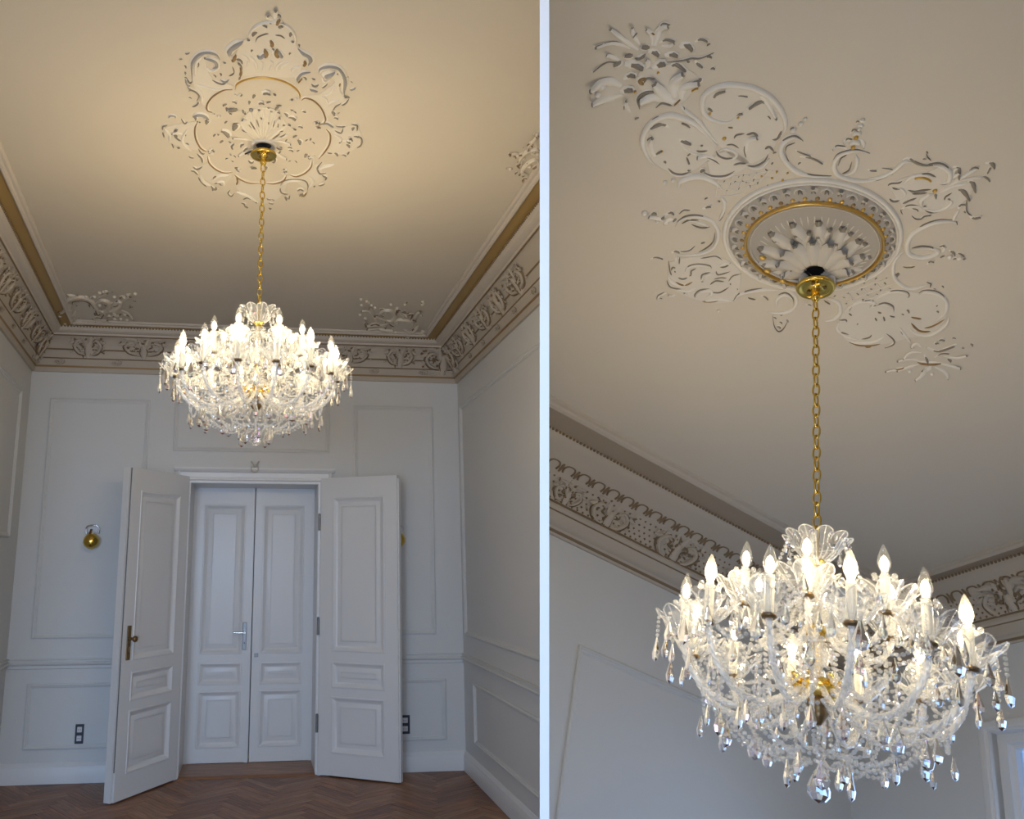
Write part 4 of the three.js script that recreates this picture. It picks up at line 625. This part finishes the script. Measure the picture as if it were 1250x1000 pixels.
{ // the round gilded rose of the second room
  const g = thing('ceiling_rose', 'round gilded ceiling rose with foliate sprays and lattice', 'ceiling rose'); onCeiling(g, ROSE2, C2); into2(g);
  const W = (x, y) => { const p = at2(x, y, C2); return V2(p.x - ROSE2.x, p.z - ROSE2.z); }, T = tracer(g, W, 0.001);
  seed = 47;
  T(715, 20, 7.353, `P 1 800,800 560,720 470,600 500,480 640,470 760,430 900,470 1010,570 900,740; P 1 320,600 180,580 60,650 60,760 200,770 340,710`);
  T(770, 90, 5.952, `P 1 100,520 110,420 190,330 300,305 420,340 520,430 620,520 560,620 430,710 300,715 180,650; P 1 510,250 560,130 720,75 900,110 1050,220 1120,350 1080,460 1000,580 850,650 700,570 560,420; P 1 560,640 700,560 860,640 760,720 600,740`);
  T(1000, 320, 6.25, `P 1 140,490 220,340 380,290 480,225 680,225 760,235 900,220 980,320 960,430 850,550 700,570 560,610 400,625 220,600`);
  T(775, 240, 6.667, `P 1 280,540 400,500 640,485 780,540 860,640 800,840 560,850 300,740`);
  T(1060, 180, 6.247, `P 1 160,290 280,230 420,200 600,140 640,240 780,270 760,380 620,470 430,490 260,440`);
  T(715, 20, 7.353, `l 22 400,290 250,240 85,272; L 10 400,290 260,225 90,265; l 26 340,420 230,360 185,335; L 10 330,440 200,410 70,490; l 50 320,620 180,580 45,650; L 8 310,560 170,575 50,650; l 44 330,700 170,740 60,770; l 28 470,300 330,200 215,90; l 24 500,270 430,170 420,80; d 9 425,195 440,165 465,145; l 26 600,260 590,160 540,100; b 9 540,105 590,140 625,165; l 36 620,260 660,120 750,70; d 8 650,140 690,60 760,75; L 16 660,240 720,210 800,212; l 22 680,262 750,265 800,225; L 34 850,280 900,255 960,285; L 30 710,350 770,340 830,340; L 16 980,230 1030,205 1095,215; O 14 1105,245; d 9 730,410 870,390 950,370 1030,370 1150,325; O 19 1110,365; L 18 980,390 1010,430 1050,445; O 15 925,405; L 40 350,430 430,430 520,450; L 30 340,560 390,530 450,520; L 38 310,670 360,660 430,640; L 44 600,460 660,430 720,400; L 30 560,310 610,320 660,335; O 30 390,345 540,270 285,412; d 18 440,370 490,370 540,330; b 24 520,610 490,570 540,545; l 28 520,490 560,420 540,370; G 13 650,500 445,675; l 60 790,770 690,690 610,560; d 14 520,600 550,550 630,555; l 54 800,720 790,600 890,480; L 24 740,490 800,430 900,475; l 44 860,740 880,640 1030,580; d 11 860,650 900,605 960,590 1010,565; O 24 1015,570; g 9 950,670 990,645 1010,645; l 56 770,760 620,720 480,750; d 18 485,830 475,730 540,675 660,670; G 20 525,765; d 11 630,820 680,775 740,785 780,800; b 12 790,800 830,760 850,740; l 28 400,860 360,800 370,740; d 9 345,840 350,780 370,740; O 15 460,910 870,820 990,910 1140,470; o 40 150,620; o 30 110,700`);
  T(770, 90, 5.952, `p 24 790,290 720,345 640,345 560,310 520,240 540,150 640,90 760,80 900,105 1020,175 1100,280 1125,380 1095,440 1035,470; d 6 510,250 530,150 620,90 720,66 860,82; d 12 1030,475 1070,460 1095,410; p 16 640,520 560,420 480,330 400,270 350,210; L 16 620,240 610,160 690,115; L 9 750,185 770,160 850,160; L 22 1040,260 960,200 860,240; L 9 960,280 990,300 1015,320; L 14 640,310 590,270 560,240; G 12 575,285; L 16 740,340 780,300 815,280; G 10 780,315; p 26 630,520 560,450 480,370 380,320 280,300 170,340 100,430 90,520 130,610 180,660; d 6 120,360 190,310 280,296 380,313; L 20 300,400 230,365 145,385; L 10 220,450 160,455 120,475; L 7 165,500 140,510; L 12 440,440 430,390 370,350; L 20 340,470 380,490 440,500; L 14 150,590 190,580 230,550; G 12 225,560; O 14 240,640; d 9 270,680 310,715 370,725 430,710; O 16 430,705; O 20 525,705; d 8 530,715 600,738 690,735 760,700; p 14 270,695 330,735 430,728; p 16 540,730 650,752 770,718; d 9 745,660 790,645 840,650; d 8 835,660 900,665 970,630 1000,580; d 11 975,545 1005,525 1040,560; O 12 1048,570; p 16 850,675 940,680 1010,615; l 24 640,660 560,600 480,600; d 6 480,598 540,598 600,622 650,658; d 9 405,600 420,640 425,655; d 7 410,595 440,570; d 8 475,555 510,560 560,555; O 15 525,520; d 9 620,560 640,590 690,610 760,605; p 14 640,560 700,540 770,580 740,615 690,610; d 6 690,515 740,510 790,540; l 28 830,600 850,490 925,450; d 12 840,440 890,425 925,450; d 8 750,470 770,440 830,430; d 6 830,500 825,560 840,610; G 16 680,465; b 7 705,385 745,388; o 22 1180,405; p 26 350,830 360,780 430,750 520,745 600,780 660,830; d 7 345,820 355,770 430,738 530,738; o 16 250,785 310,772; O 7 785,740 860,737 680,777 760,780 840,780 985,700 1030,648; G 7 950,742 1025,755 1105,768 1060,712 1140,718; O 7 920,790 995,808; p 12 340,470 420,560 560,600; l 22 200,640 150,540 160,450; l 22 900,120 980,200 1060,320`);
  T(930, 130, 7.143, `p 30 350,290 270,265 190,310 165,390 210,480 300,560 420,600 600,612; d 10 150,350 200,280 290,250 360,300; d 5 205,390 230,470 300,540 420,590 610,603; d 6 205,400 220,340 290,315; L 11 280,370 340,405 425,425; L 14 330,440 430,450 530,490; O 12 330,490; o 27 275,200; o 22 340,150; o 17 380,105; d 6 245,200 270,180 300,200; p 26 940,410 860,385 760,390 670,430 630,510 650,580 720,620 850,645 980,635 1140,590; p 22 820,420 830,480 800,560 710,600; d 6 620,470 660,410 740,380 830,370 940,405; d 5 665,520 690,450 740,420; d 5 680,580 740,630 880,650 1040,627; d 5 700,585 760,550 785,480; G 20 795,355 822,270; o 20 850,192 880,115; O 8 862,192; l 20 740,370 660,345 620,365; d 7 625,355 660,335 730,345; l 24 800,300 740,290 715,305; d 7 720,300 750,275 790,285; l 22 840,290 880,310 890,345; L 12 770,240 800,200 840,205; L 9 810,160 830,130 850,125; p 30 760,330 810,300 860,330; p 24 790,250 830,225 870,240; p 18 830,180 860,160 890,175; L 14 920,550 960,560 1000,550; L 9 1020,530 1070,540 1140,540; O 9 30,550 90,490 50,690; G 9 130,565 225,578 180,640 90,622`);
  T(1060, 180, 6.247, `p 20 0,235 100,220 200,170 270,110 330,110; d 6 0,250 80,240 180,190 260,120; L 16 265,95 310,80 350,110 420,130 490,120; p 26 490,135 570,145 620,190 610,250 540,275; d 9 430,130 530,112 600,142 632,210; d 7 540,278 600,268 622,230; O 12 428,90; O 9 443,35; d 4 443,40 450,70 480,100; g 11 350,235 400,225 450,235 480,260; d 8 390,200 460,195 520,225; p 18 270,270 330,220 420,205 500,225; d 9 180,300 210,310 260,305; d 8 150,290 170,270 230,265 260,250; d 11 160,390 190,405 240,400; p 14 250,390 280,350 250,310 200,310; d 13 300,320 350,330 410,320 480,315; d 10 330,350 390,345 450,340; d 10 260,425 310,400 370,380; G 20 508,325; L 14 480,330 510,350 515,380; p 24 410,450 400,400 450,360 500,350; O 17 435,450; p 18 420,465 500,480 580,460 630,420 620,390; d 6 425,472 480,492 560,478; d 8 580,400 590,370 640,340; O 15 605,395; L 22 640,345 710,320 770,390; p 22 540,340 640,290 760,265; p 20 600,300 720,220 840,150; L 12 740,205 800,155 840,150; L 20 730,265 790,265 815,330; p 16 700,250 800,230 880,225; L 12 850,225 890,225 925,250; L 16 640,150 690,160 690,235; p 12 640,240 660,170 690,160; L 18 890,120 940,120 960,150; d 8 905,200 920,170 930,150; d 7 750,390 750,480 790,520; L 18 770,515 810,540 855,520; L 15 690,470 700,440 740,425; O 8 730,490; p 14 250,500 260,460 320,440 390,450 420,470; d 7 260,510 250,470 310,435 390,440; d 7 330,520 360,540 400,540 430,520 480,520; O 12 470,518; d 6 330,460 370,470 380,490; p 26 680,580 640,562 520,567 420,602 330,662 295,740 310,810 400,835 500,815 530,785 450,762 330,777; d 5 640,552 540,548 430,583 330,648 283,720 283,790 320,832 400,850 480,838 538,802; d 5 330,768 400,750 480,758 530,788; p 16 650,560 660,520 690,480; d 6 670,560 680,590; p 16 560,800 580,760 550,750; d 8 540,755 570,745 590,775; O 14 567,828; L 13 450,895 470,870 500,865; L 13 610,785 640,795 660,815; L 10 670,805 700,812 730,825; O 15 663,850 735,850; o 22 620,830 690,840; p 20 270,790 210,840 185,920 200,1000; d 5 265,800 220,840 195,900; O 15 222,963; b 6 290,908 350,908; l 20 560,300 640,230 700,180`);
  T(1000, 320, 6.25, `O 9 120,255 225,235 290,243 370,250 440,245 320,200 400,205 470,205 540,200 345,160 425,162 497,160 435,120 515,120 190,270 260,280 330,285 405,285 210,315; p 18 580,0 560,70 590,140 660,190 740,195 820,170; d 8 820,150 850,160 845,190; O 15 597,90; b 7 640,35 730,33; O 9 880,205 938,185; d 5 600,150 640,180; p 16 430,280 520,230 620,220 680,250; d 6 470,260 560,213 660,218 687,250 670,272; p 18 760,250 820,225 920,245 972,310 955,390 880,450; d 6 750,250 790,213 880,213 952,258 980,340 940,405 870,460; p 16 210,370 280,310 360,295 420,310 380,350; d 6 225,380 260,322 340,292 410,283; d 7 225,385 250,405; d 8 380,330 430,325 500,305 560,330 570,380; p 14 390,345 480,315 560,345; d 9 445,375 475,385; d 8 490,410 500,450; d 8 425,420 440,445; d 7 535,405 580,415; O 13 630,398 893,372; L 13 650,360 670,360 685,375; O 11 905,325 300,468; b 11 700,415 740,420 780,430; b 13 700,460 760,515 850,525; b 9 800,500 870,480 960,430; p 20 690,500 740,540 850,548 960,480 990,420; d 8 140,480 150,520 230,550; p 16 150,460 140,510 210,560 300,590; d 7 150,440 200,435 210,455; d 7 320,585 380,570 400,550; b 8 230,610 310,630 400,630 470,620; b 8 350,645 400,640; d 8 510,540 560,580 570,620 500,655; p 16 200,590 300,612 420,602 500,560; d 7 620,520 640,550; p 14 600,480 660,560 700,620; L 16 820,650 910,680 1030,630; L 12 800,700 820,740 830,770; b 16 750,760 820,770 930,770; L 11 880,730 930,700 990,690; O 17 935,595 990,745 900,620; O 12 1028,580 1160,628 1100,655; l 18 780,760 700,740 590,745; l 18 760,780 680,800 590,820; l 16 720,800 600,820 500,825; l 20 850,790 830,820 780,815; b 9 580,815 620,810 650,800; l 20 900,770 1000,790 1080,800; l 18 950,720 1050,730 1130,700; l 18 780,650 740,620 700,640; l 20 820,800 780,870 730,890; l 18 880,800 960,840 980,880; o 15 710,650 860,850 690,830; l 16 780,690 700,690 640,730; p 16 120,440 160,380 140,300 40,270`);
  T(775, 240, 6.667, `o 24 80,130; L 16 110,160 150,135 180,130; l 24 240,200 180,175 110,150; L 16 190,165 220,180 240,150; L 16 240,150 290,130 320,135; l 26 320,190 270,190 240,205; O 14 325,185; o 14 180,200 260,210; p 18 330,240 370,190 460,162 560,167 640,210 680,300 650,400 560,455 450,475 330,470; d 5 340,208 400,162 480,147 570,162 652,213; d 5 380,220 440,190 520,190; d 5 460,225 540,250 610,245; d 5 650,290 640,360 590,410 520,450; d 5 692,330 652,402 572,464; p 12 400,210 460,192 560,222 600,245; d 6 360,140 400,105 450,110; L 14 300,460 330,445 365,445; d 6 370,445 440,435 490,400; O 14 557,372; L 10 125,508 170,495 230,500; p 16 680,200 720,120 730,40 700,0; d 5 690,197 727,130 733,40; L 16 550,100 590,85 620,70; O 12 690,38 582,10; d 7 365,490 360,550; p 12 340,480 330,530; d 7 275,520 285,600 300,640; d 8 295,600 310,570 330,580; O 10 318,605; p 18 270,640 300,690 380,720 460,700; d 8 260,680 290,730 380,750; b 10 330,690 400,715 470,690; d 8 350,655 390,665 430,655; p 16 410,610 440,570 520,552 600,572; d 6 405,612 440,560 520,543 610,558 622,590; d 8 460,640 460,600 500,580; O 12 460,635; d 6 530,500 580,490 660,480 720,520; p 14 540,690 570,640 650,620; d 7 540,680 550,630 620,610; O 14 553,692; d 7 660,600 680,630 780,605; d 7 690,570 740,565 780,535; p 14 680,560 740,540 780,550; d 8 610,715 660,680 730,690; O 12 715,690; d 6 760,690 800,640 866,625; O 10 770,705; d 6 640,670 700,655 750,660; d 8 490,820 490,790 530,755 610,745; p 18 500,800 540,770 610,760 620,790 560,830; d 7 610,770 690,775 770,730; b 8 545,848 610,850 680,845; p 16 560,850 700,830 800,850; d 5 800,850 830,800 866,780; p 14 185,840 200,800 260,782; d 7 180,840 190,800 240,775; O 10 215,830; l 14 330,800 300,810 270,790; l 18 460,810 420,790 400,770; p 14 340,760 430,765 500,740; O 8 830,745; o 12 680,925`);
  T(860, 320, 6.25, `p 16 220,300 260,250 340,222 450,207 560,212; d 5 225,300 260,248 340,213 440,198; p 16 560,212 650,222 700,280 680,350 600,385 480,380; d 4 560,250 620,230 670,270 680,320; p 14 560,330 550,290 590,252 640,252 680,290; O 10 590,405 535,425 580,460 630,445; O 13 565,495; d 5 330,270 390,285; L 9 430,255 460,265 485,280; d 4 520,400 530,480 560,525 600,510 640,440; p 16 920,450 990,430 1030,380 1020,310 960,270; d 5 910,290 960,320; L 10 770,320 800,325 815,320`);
  T(0, 0, 1, `p 0.7 872,217 905,214 945,208; p 0.7 868,224 905,222 940,216; p 0.7 868,232 900,230 925,225; p 0.7 872,240 895,238 910,234; p 0.7 880,213 876,225 874,240; p 0.7 895,212 890,226 886,240; p 0.7 910,210 904,224 898,236; p 0.7 925,209 918,219 910,232; p 0.7 940,207 932,216 924,225; p 0.7 1022,363 1055,350 1085,339; p 0.7 1033,368 1062,357 1090,347; p 0.7 1048,369 1072,361 1090,354; p 0.7 1035,357 1046,370; p 0.7 1052,350 1064,363; p 0.7 1068,344 1080,357; O 1.2 878,217 893,215 908,213 924,211 876,224 891,223 906,221 920,219 888,231 902,229 915,227`);
  T.bed();
  // concentric rings, each read as an oval in the detail view and carried to its own depth below the ceiling
  const oval = (cx, cy, a, b, drop) => Array.from({ length: 96 }, (_, i) => { const f = i / 96 * 2 * Math.PI, p = at2(875 + (cx + a * Math.cos(f)) / 5.319, 210 + (cy + b * Math.sin(f)) / 5.319, C2 - drop); return V2(p.x - ROSE2.x, p.z - ROSE2.z); });
  const ringAt = (name, o, w, h, z, mat) => { const m = mesh(name, strokeGeo(o, w, h, { closed: true, base: z }), mat, g); return m; };
  const outer = oval(622, 405, 572, 358, 0.0), outer2 = oval(622, 408, 552, 344, 0.0), gilt = oval(635, 470, 448, 268, 0.03), inner = oval(636, 474, 420, 250, 0.03);
  const blend = (A, B, t) => A.map((p, i) => p.clone().lerp(B[i], t)), cen = gilt.reduce((s, p) => s.add(p), V2(0, 0)).multiplyScalar(1 / 96);
  const sheet = (A, za, B, zb, mat, name) => { const o = []; for (let i = 0; i < 96; i++) { const j = (i + 1) % 96; quad(o, V3(A[i].x, A[i].y, za), V3(B[i].x, B[i].y, zb), V3(B[j].x, B[j].y, zb), V3(A[j].x, A[j].y, za)); } return mesh(name, toCreasedNormals(flat(o), 0.9), mat, g); };
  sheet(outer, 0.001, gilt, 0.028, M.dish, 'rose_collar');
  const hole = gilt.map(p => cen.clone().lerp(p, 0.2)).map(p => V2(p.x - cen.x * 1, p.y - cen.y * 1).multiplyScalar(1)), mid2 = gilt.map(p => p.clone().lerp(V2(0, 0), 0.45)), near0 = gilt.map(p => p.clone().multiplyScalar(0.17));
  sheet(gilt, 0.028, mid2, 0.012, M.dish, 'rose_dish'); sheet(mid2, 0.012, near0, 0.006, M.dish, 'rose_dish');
  ringAt('outer_ring', outer, 0.008, 0.014, 0, M.plaster); ringAt('outer_ring', outer2, 0.005, 0.016, 0, M.plaster);
  ringAt('gilt_ring', gilt, 0.0055, 0.014, 0.026, M.gold); ringAt('inner_ring', inner, 0.003, 0.010, 0.024, M.patina);
  mesh('ceiling_hole', new THREE.CircleGeometry(0.055, 28).translate(0, 0, 0.0075), M.black, g);
  seed = 99;
  for (let k = 0; k < 36; k++) { // band of curls and gilt beads between collar and gilt ring
    const i = k / 36 * 96, P = (A, q) => { const n = ((q % 96) + 96) % 96, a = Math.floor(n), f = n - a; return A[a].clone().lerp(A[(a + 1) % 96], f); }, at = (t, q) => P(outer2, q).lerp(P(gilt, q), t), z = 0.008;
    const c = mesh(k % 2 ? 'collar_leaf' : 'collar_curl', k % 2 ? leafGeo([at(0.9, i), at(0.5, i + 0.2), at(0.12, i)], 0.014, 0.018, 0.82) : strokeGeo([at(0.85, i - 0.9), at(0.4, i - 1.1), at(0.2, i), at(0.4, i + 1.1), at(0.8, i + 0.7)], 0.0045, 0.014, {}), k % 2 ? [M.patina, M.glazeShade] : M.patina, g); c.position.z = z;
    const d = mesh('glaze_shade_curl', strokeGeo([at(0.62, i - 0.5), at(0.35, i), at(0.62, i + 0.5)], 0.0035, 0.012, {}), M.glazeShade, g); d.position.z = z + 0.004;  // dark curls carry painted shading along with the glaze
    const b = mesh(k % 3 ? 'gilt_bead' : 'glazed_bead', beadGeo(), k % 3 ? M.gold : M.brown, g), q = at(0.8, i + 0.7); b.position.set(q.x, q.y, 0.02); b.scale.set(0.008, 0.008, 0.009);
    const b3 = mesh('glazed_bead', beadGeo(), M.glazeShade, g), q3 = at(0.95, i + 1.9); b3.position.set(q3.x, q3.y, 0.022); b3.scale.set(0.006, 0.006, 0.008);
  }
  for (let k = 0; k < 12; k++) { // acanthus leaves round the hole and flutes between them
    const i = Math.round(k / 12 * 96 + 3) % 96, e = gilt[i], s = t => e.clone().multiplyScalar(t), side = (t, w) => { const p = s(t); return V2(p.x - e.y * w, p.y + e.x * w); };
    const lf = mesh('acanthus_leaf', leafGeo([s(0.18), s(0.45), side(0.78, 0.05)], 0.03, 0.02, 0.9, 5), [M.patina, M.glazeShade], g); lf.position.z = 0.008;
    for (const w of [-0.16, 0.16]) { const l = mesh('acanthus_lobe', leafGeo([s(0.25), side(0.42, w * 0.6), side(0.62, w * 1.4)], 0.017, 0.02, 0.86, 4), [M.patina, M.glazeShade], g); l.position.z = 0.01; }
    const e2 = gilt[(i + 4) % 96], s2 = t => e2.clone().multiplyScalar(t); { const l = mesh('acanthus_leaf', leafGeo([s2(0.2), s2(0.4), s2(0.56)], 0.026, 0.034, 0.85, 4), [M.patina, M.glazeShade], g); l.position.z = 0.016; }
    for (const q of [-3, -1, 1, 3]) { const h = gilt[(i + q + 96) % 96], f = mesh('flute', strokeGeo([h.clone().multiplyScalar(0.7), h.clone().multiplyScalar(0.94)], 0.0045, 0.008, {}), M.patina, g); f.position.z = 0.016; }
    if (k === 4 || k === 5 || k === 6) { const b = mesh('gilt_bead', beadGeo(), M.gold, g), p = side(0.66, 0.1); b.position.set(p.x, p.y, 0.035); b.scale.set(0.014, 0.01, 0.01); }
  }
}
// ------------------------------------------------------------------ rocaille clusters on the ceiling of the door room
function extra(T, ox, oy, k, text) { // small leaves scattered over the traced pieces
  const pts = [...text.matchAll(/(\d+),(\d+)/g)].map(m => [+m[1], +m[2]]), out = [];
  for (let i = 0; i < 42; i++) { const [x, y] = pts[(rnd() * pts.length) | 0], a = rr(0, 6.28), l = rr(26, 60), q = (t, n) => `${Math.round(x + t * Math.cos(a) - n * Math.sin(a))},${Math.round(y + 0.6 * (t * Math.sin(a) + n * Math.cos(a)))}`; out.push(`${i % 3 ? 'l' : 'L'} ${Math.round(rr(9, 15))} ${q(0, 0)} ${q(l / 2, l / 5)} ${q(l, 0)}`); }
  T(ox, oy, k, out.join('; '));
}
function rocaille(label, px, py, ox, oy, k, text, sd) {
  const c = atY(px, py, CE), g = thing('ceiling_rocaille', label, 'ceiling ornament'); onCeiling(g, c, CE); seed = sd;
  const T = tracer(g, (x, y) => { const p = atY(x, y, CE); return V2(p.x - c.x, p.z - c.z); }, 0.001, M.rocaille, M.umber); T(ox, oy, k, text.replace(/([;`]\s*|^)([pldoO]) (\d+)/g, (m, a, b, n) => `${a}${b} ${Math.round(n * 1.55)}`)); extra(T, ox, oy, k, text); T.bed();
}
rocaille('cream rocaille cluster on the ceiling above the brass sconce not crossed by a door', 120, 378, 50, 340, 7.8125, `P 1 300,380 320,260 400,220 500,260 520,340 480,390; p 14 230,300 240,220 300,180 400,170 480,210 520,270 570,320; d 6 300,250 310,215 400,205 470,235 510,290; p 13 240,240 250,280 300,300; p 13 270,330 300,340 330,300; p 15 520,230 580,200 640,220 640,290 600,310 540,290; p 13 620,300 680,300 740,270 770,230; p 12 690,230 750,215 770,230; p 10 680,320 740,360; d 7 520,300 540,340 570,330; d 6 570,380 610,330; O 12 515,330 550,370; p 10 250,150 330,160; d 6 240,150 320,165; o 12 430,170 510,170 600,120 620,115 560,130 700,170 790,170 830,150 900,140; O 9 860,270 890,210 820,170; l 14 740,240 800,190 860,150; l 12 760,300 830,330 880,380; o 11 820,390 800,340 760,380; p 12 180,330 220,300 240,260; o 12 190,310 180,350 230,420 320,425 360,425 430,420; d 6 170,320 210,320; O 9 240,430 350,425; p 13 300,400 380,400 480,410; l 13 480,400 560,390 640,380; o 10 650,350 700,380 560,250; d 6 600,240 640,260; d 6 680,260 740,250; l 12 620,380 700,350 760,330; l 12 540,190 590,160 640,120`, 3);
rocaille('cream rocaille cluster on the ceiling beside the shaded wall corner', 480, 385, 420, 340, 7.69, `P 1 470,480 480,400 560,380 640,400 640,470 560,500; p 13 330,330 380,295 440,300 480,350 450,390 400,390; d 6 330,330 390,290 470,310; p 13 470,400 520,380 600,390 640,410; d 7 480,360 500,290 530,300; l 15 500,310 560,330 590,340; l 14 440,400 360,380 280,330; l 14 400,430 300,440 200,430; l 12 380,470 290,470 210,460; o 11 160,190 215,210 260,245 290,270 165,245 150,335 200,370 440,240 500,275 570,240 740,215 735,240; O 9 730,215 385,460 600,320 650,475; d 7 220,450 290,420 340,440; d 7 590,350 640,330 620,390; p 12 330,470 400,480 480,490; p 12 560,470 640,500 700,440; l 14 640,420 690,330 720,290; d 6 520,520 600,520; o 13 680,530 600,540 480,500 740,490; p 10 640,500 690,540; l 12 250,330 210,300 160,290; d 6 190,420 240,480; l 12 560,400 540,330 500,290; d 6 420,420 470,450; l 12 300,400 260,300 230,260`, 5);
rocaille('cream rocaille cluster on the ceiling cut by the partition edge', 645, 195, 560, 150, 6.667, `l 14 560,480 540,420 490,400; o 11 420,370 480,260 560,230 640,90 600,150; p 12 480,330 540,240 620,210 660,220; d 7 470,260 530,250; d 8 600,370 640,340; p 12 500,420 540,350 600,300 650,300; O 9 540,450 490,340 480,265; l 14 540,300 470,250 420,240; l 12 600,260 590,180 640,90; d 6 570,330 610,300; o 11 520,370 580,350 640,250; l 12 640,200 620,140 650,80; l 12 640,280 600,240 560,200`, 8);

// ------------------------------------------------------------------ sconces, sockets, door ornament
function sconce(label, px, py) {
  const p = bpx(px, py), t = thing('wall_sconce', label, 'sconce', 'wall sconces beside the doorway');
  const bp = mesh('back_plate', merged([new RoundedBoxGeometry(0.085, 0.05, 0.012, 2, 0.005).translate(0, 0, 0.006)]), M.socket, t);
  mesh('chrome_loop', new THREE.TubeGeometry(new THREE.CatmullRomCurve3([V3(-0.05, -0.035, 0.03), V3(-0.05, 0.02, 0.035), V3(-0.025, 0.035, 0.04), V3(0.025, 0.035, 0.04), V3(0.05, 0.02, 0.035), V3(0.05, -0.03, 0.03)]), 30, 0.0055, 8), M.chrome, t);
  mesh('bracket_arm', new THREE.TubeGeometry(new THREE.CatmullRomCurve3([V3(-0.01, 0.0, 0.01), V3(-0.012, -0.005, 0.05), V3(-0.005, -0.045, 0.07)]), 16, 0.008, 8), M.oldBrass, t);
  const sh = mesh('brass_shade', lathe([[0.012, 0.075], [0.03, 0.07], [0.062, 0.04], [0.078, 0.0], [0.07, -0.035], [0.045, -0.065], [0.02, -0.076], [0.001, -0.078]], 28), M.brass, t); sh.position.set(0.004, -0.092, 0.085); sh.rotation.set(0.35, 0, 0.15); sh.scale.setScalar(0.86);
  mesh('shade_knob', new THREE.SphereGeometry(0.012, 12, 8).translate(0, 0.08, 0), M.oldBrass, sh);
  return onWall(wallBack, t, p.x, p.y, 0);
}
sconce('round brass wall sconce on the bluish panel beside the door with the knob', 114, 647); sconce('round brass wall sconce half hidden by an open door leaf', 483, 646);
function socket(label, x0, y0, x1, y1) {
  const a = bpx(x0, y1), b = bpx(x1, y0), w = Math.min(0.09, Math.abs(b.x - a.x)), h = Math.abs(b.y - a.y), t = thing('wall_socket', label, 'socket', 'dark framed wall sockets');
  mesh('socket_frame', frame(-w / 2, -h / 2, w / 2, h / 2, [[0, 0], [0, 0.009], [0.002, 0.011], [w * 0.19, 0.011], [w * 0.2, 0.006], [w / 2 - 0.001, 0.006]]), M.anthracite, t);
  mesh('cross_bar', new RoundedBoxGeometry(w * 0.9, h * 0.12, 0.006, 1, 0.001).translate(0, 0, 0.009), M.anthracite, t);
  for (const s of [-1, 1]) { const i = mesh('socket_insert', new RoundedBoxGeometry(w * 0.56, h * 0.28, 0.008, 2, 0.002), M.socket, t); i.position.set(0, s * h * 0.225, 0.008); for (const e of [-1, 1]) mesh('socket_hole', new THREE.CylinderGeometry(0.003, 0.003, 0.003, 8).rotateX(Math.PI / 2).translate(e * w * 0.12, 0, 0.0035), M.anthracite, i); }
  return onWall(wallBack, t, (a.x + b.x) / 2, (a.y + b.y) / 2, 0);
}
socket('dark framed double wall socket low on the panel under the free sconce', 91, 884, 103, 908); socket('dark framed double wall socket close beside an open door leaf', 488, 873, 500, 896);
{
  const p = bpx(311, 572), t = thing('door_ornament', 'small grey plaster ribbon ornament on the door casing', 'ornament');
  mesh('ribbon_loop', new THREE.TorusGeometry(0.03, 0.009, 8, 22).scale(1, 0.85, 1), M.patina, t);
  for (const s of [-1, 1]) mesh('ribbon_tail', new THREE.TubeGeometry(new THREE.CatmullRomCurve3([V3(s * 0.005, 0.02, 0.004), V3(s * 0.02, 0.045, 0.008), V3(s * 0.032, 0.066, 0.0)]), 12, 0.007, 7), M.patina, t);
  mesh('ribbon_knot', new THREE.SphereGeometry(0.012, 10, 8).translate(0, 0.022, 0.006), M.patina, t);
  onWall(wallBack, t, p.x, p.y - 0.01, 0.055);
}
renderer.render(scene, camera);
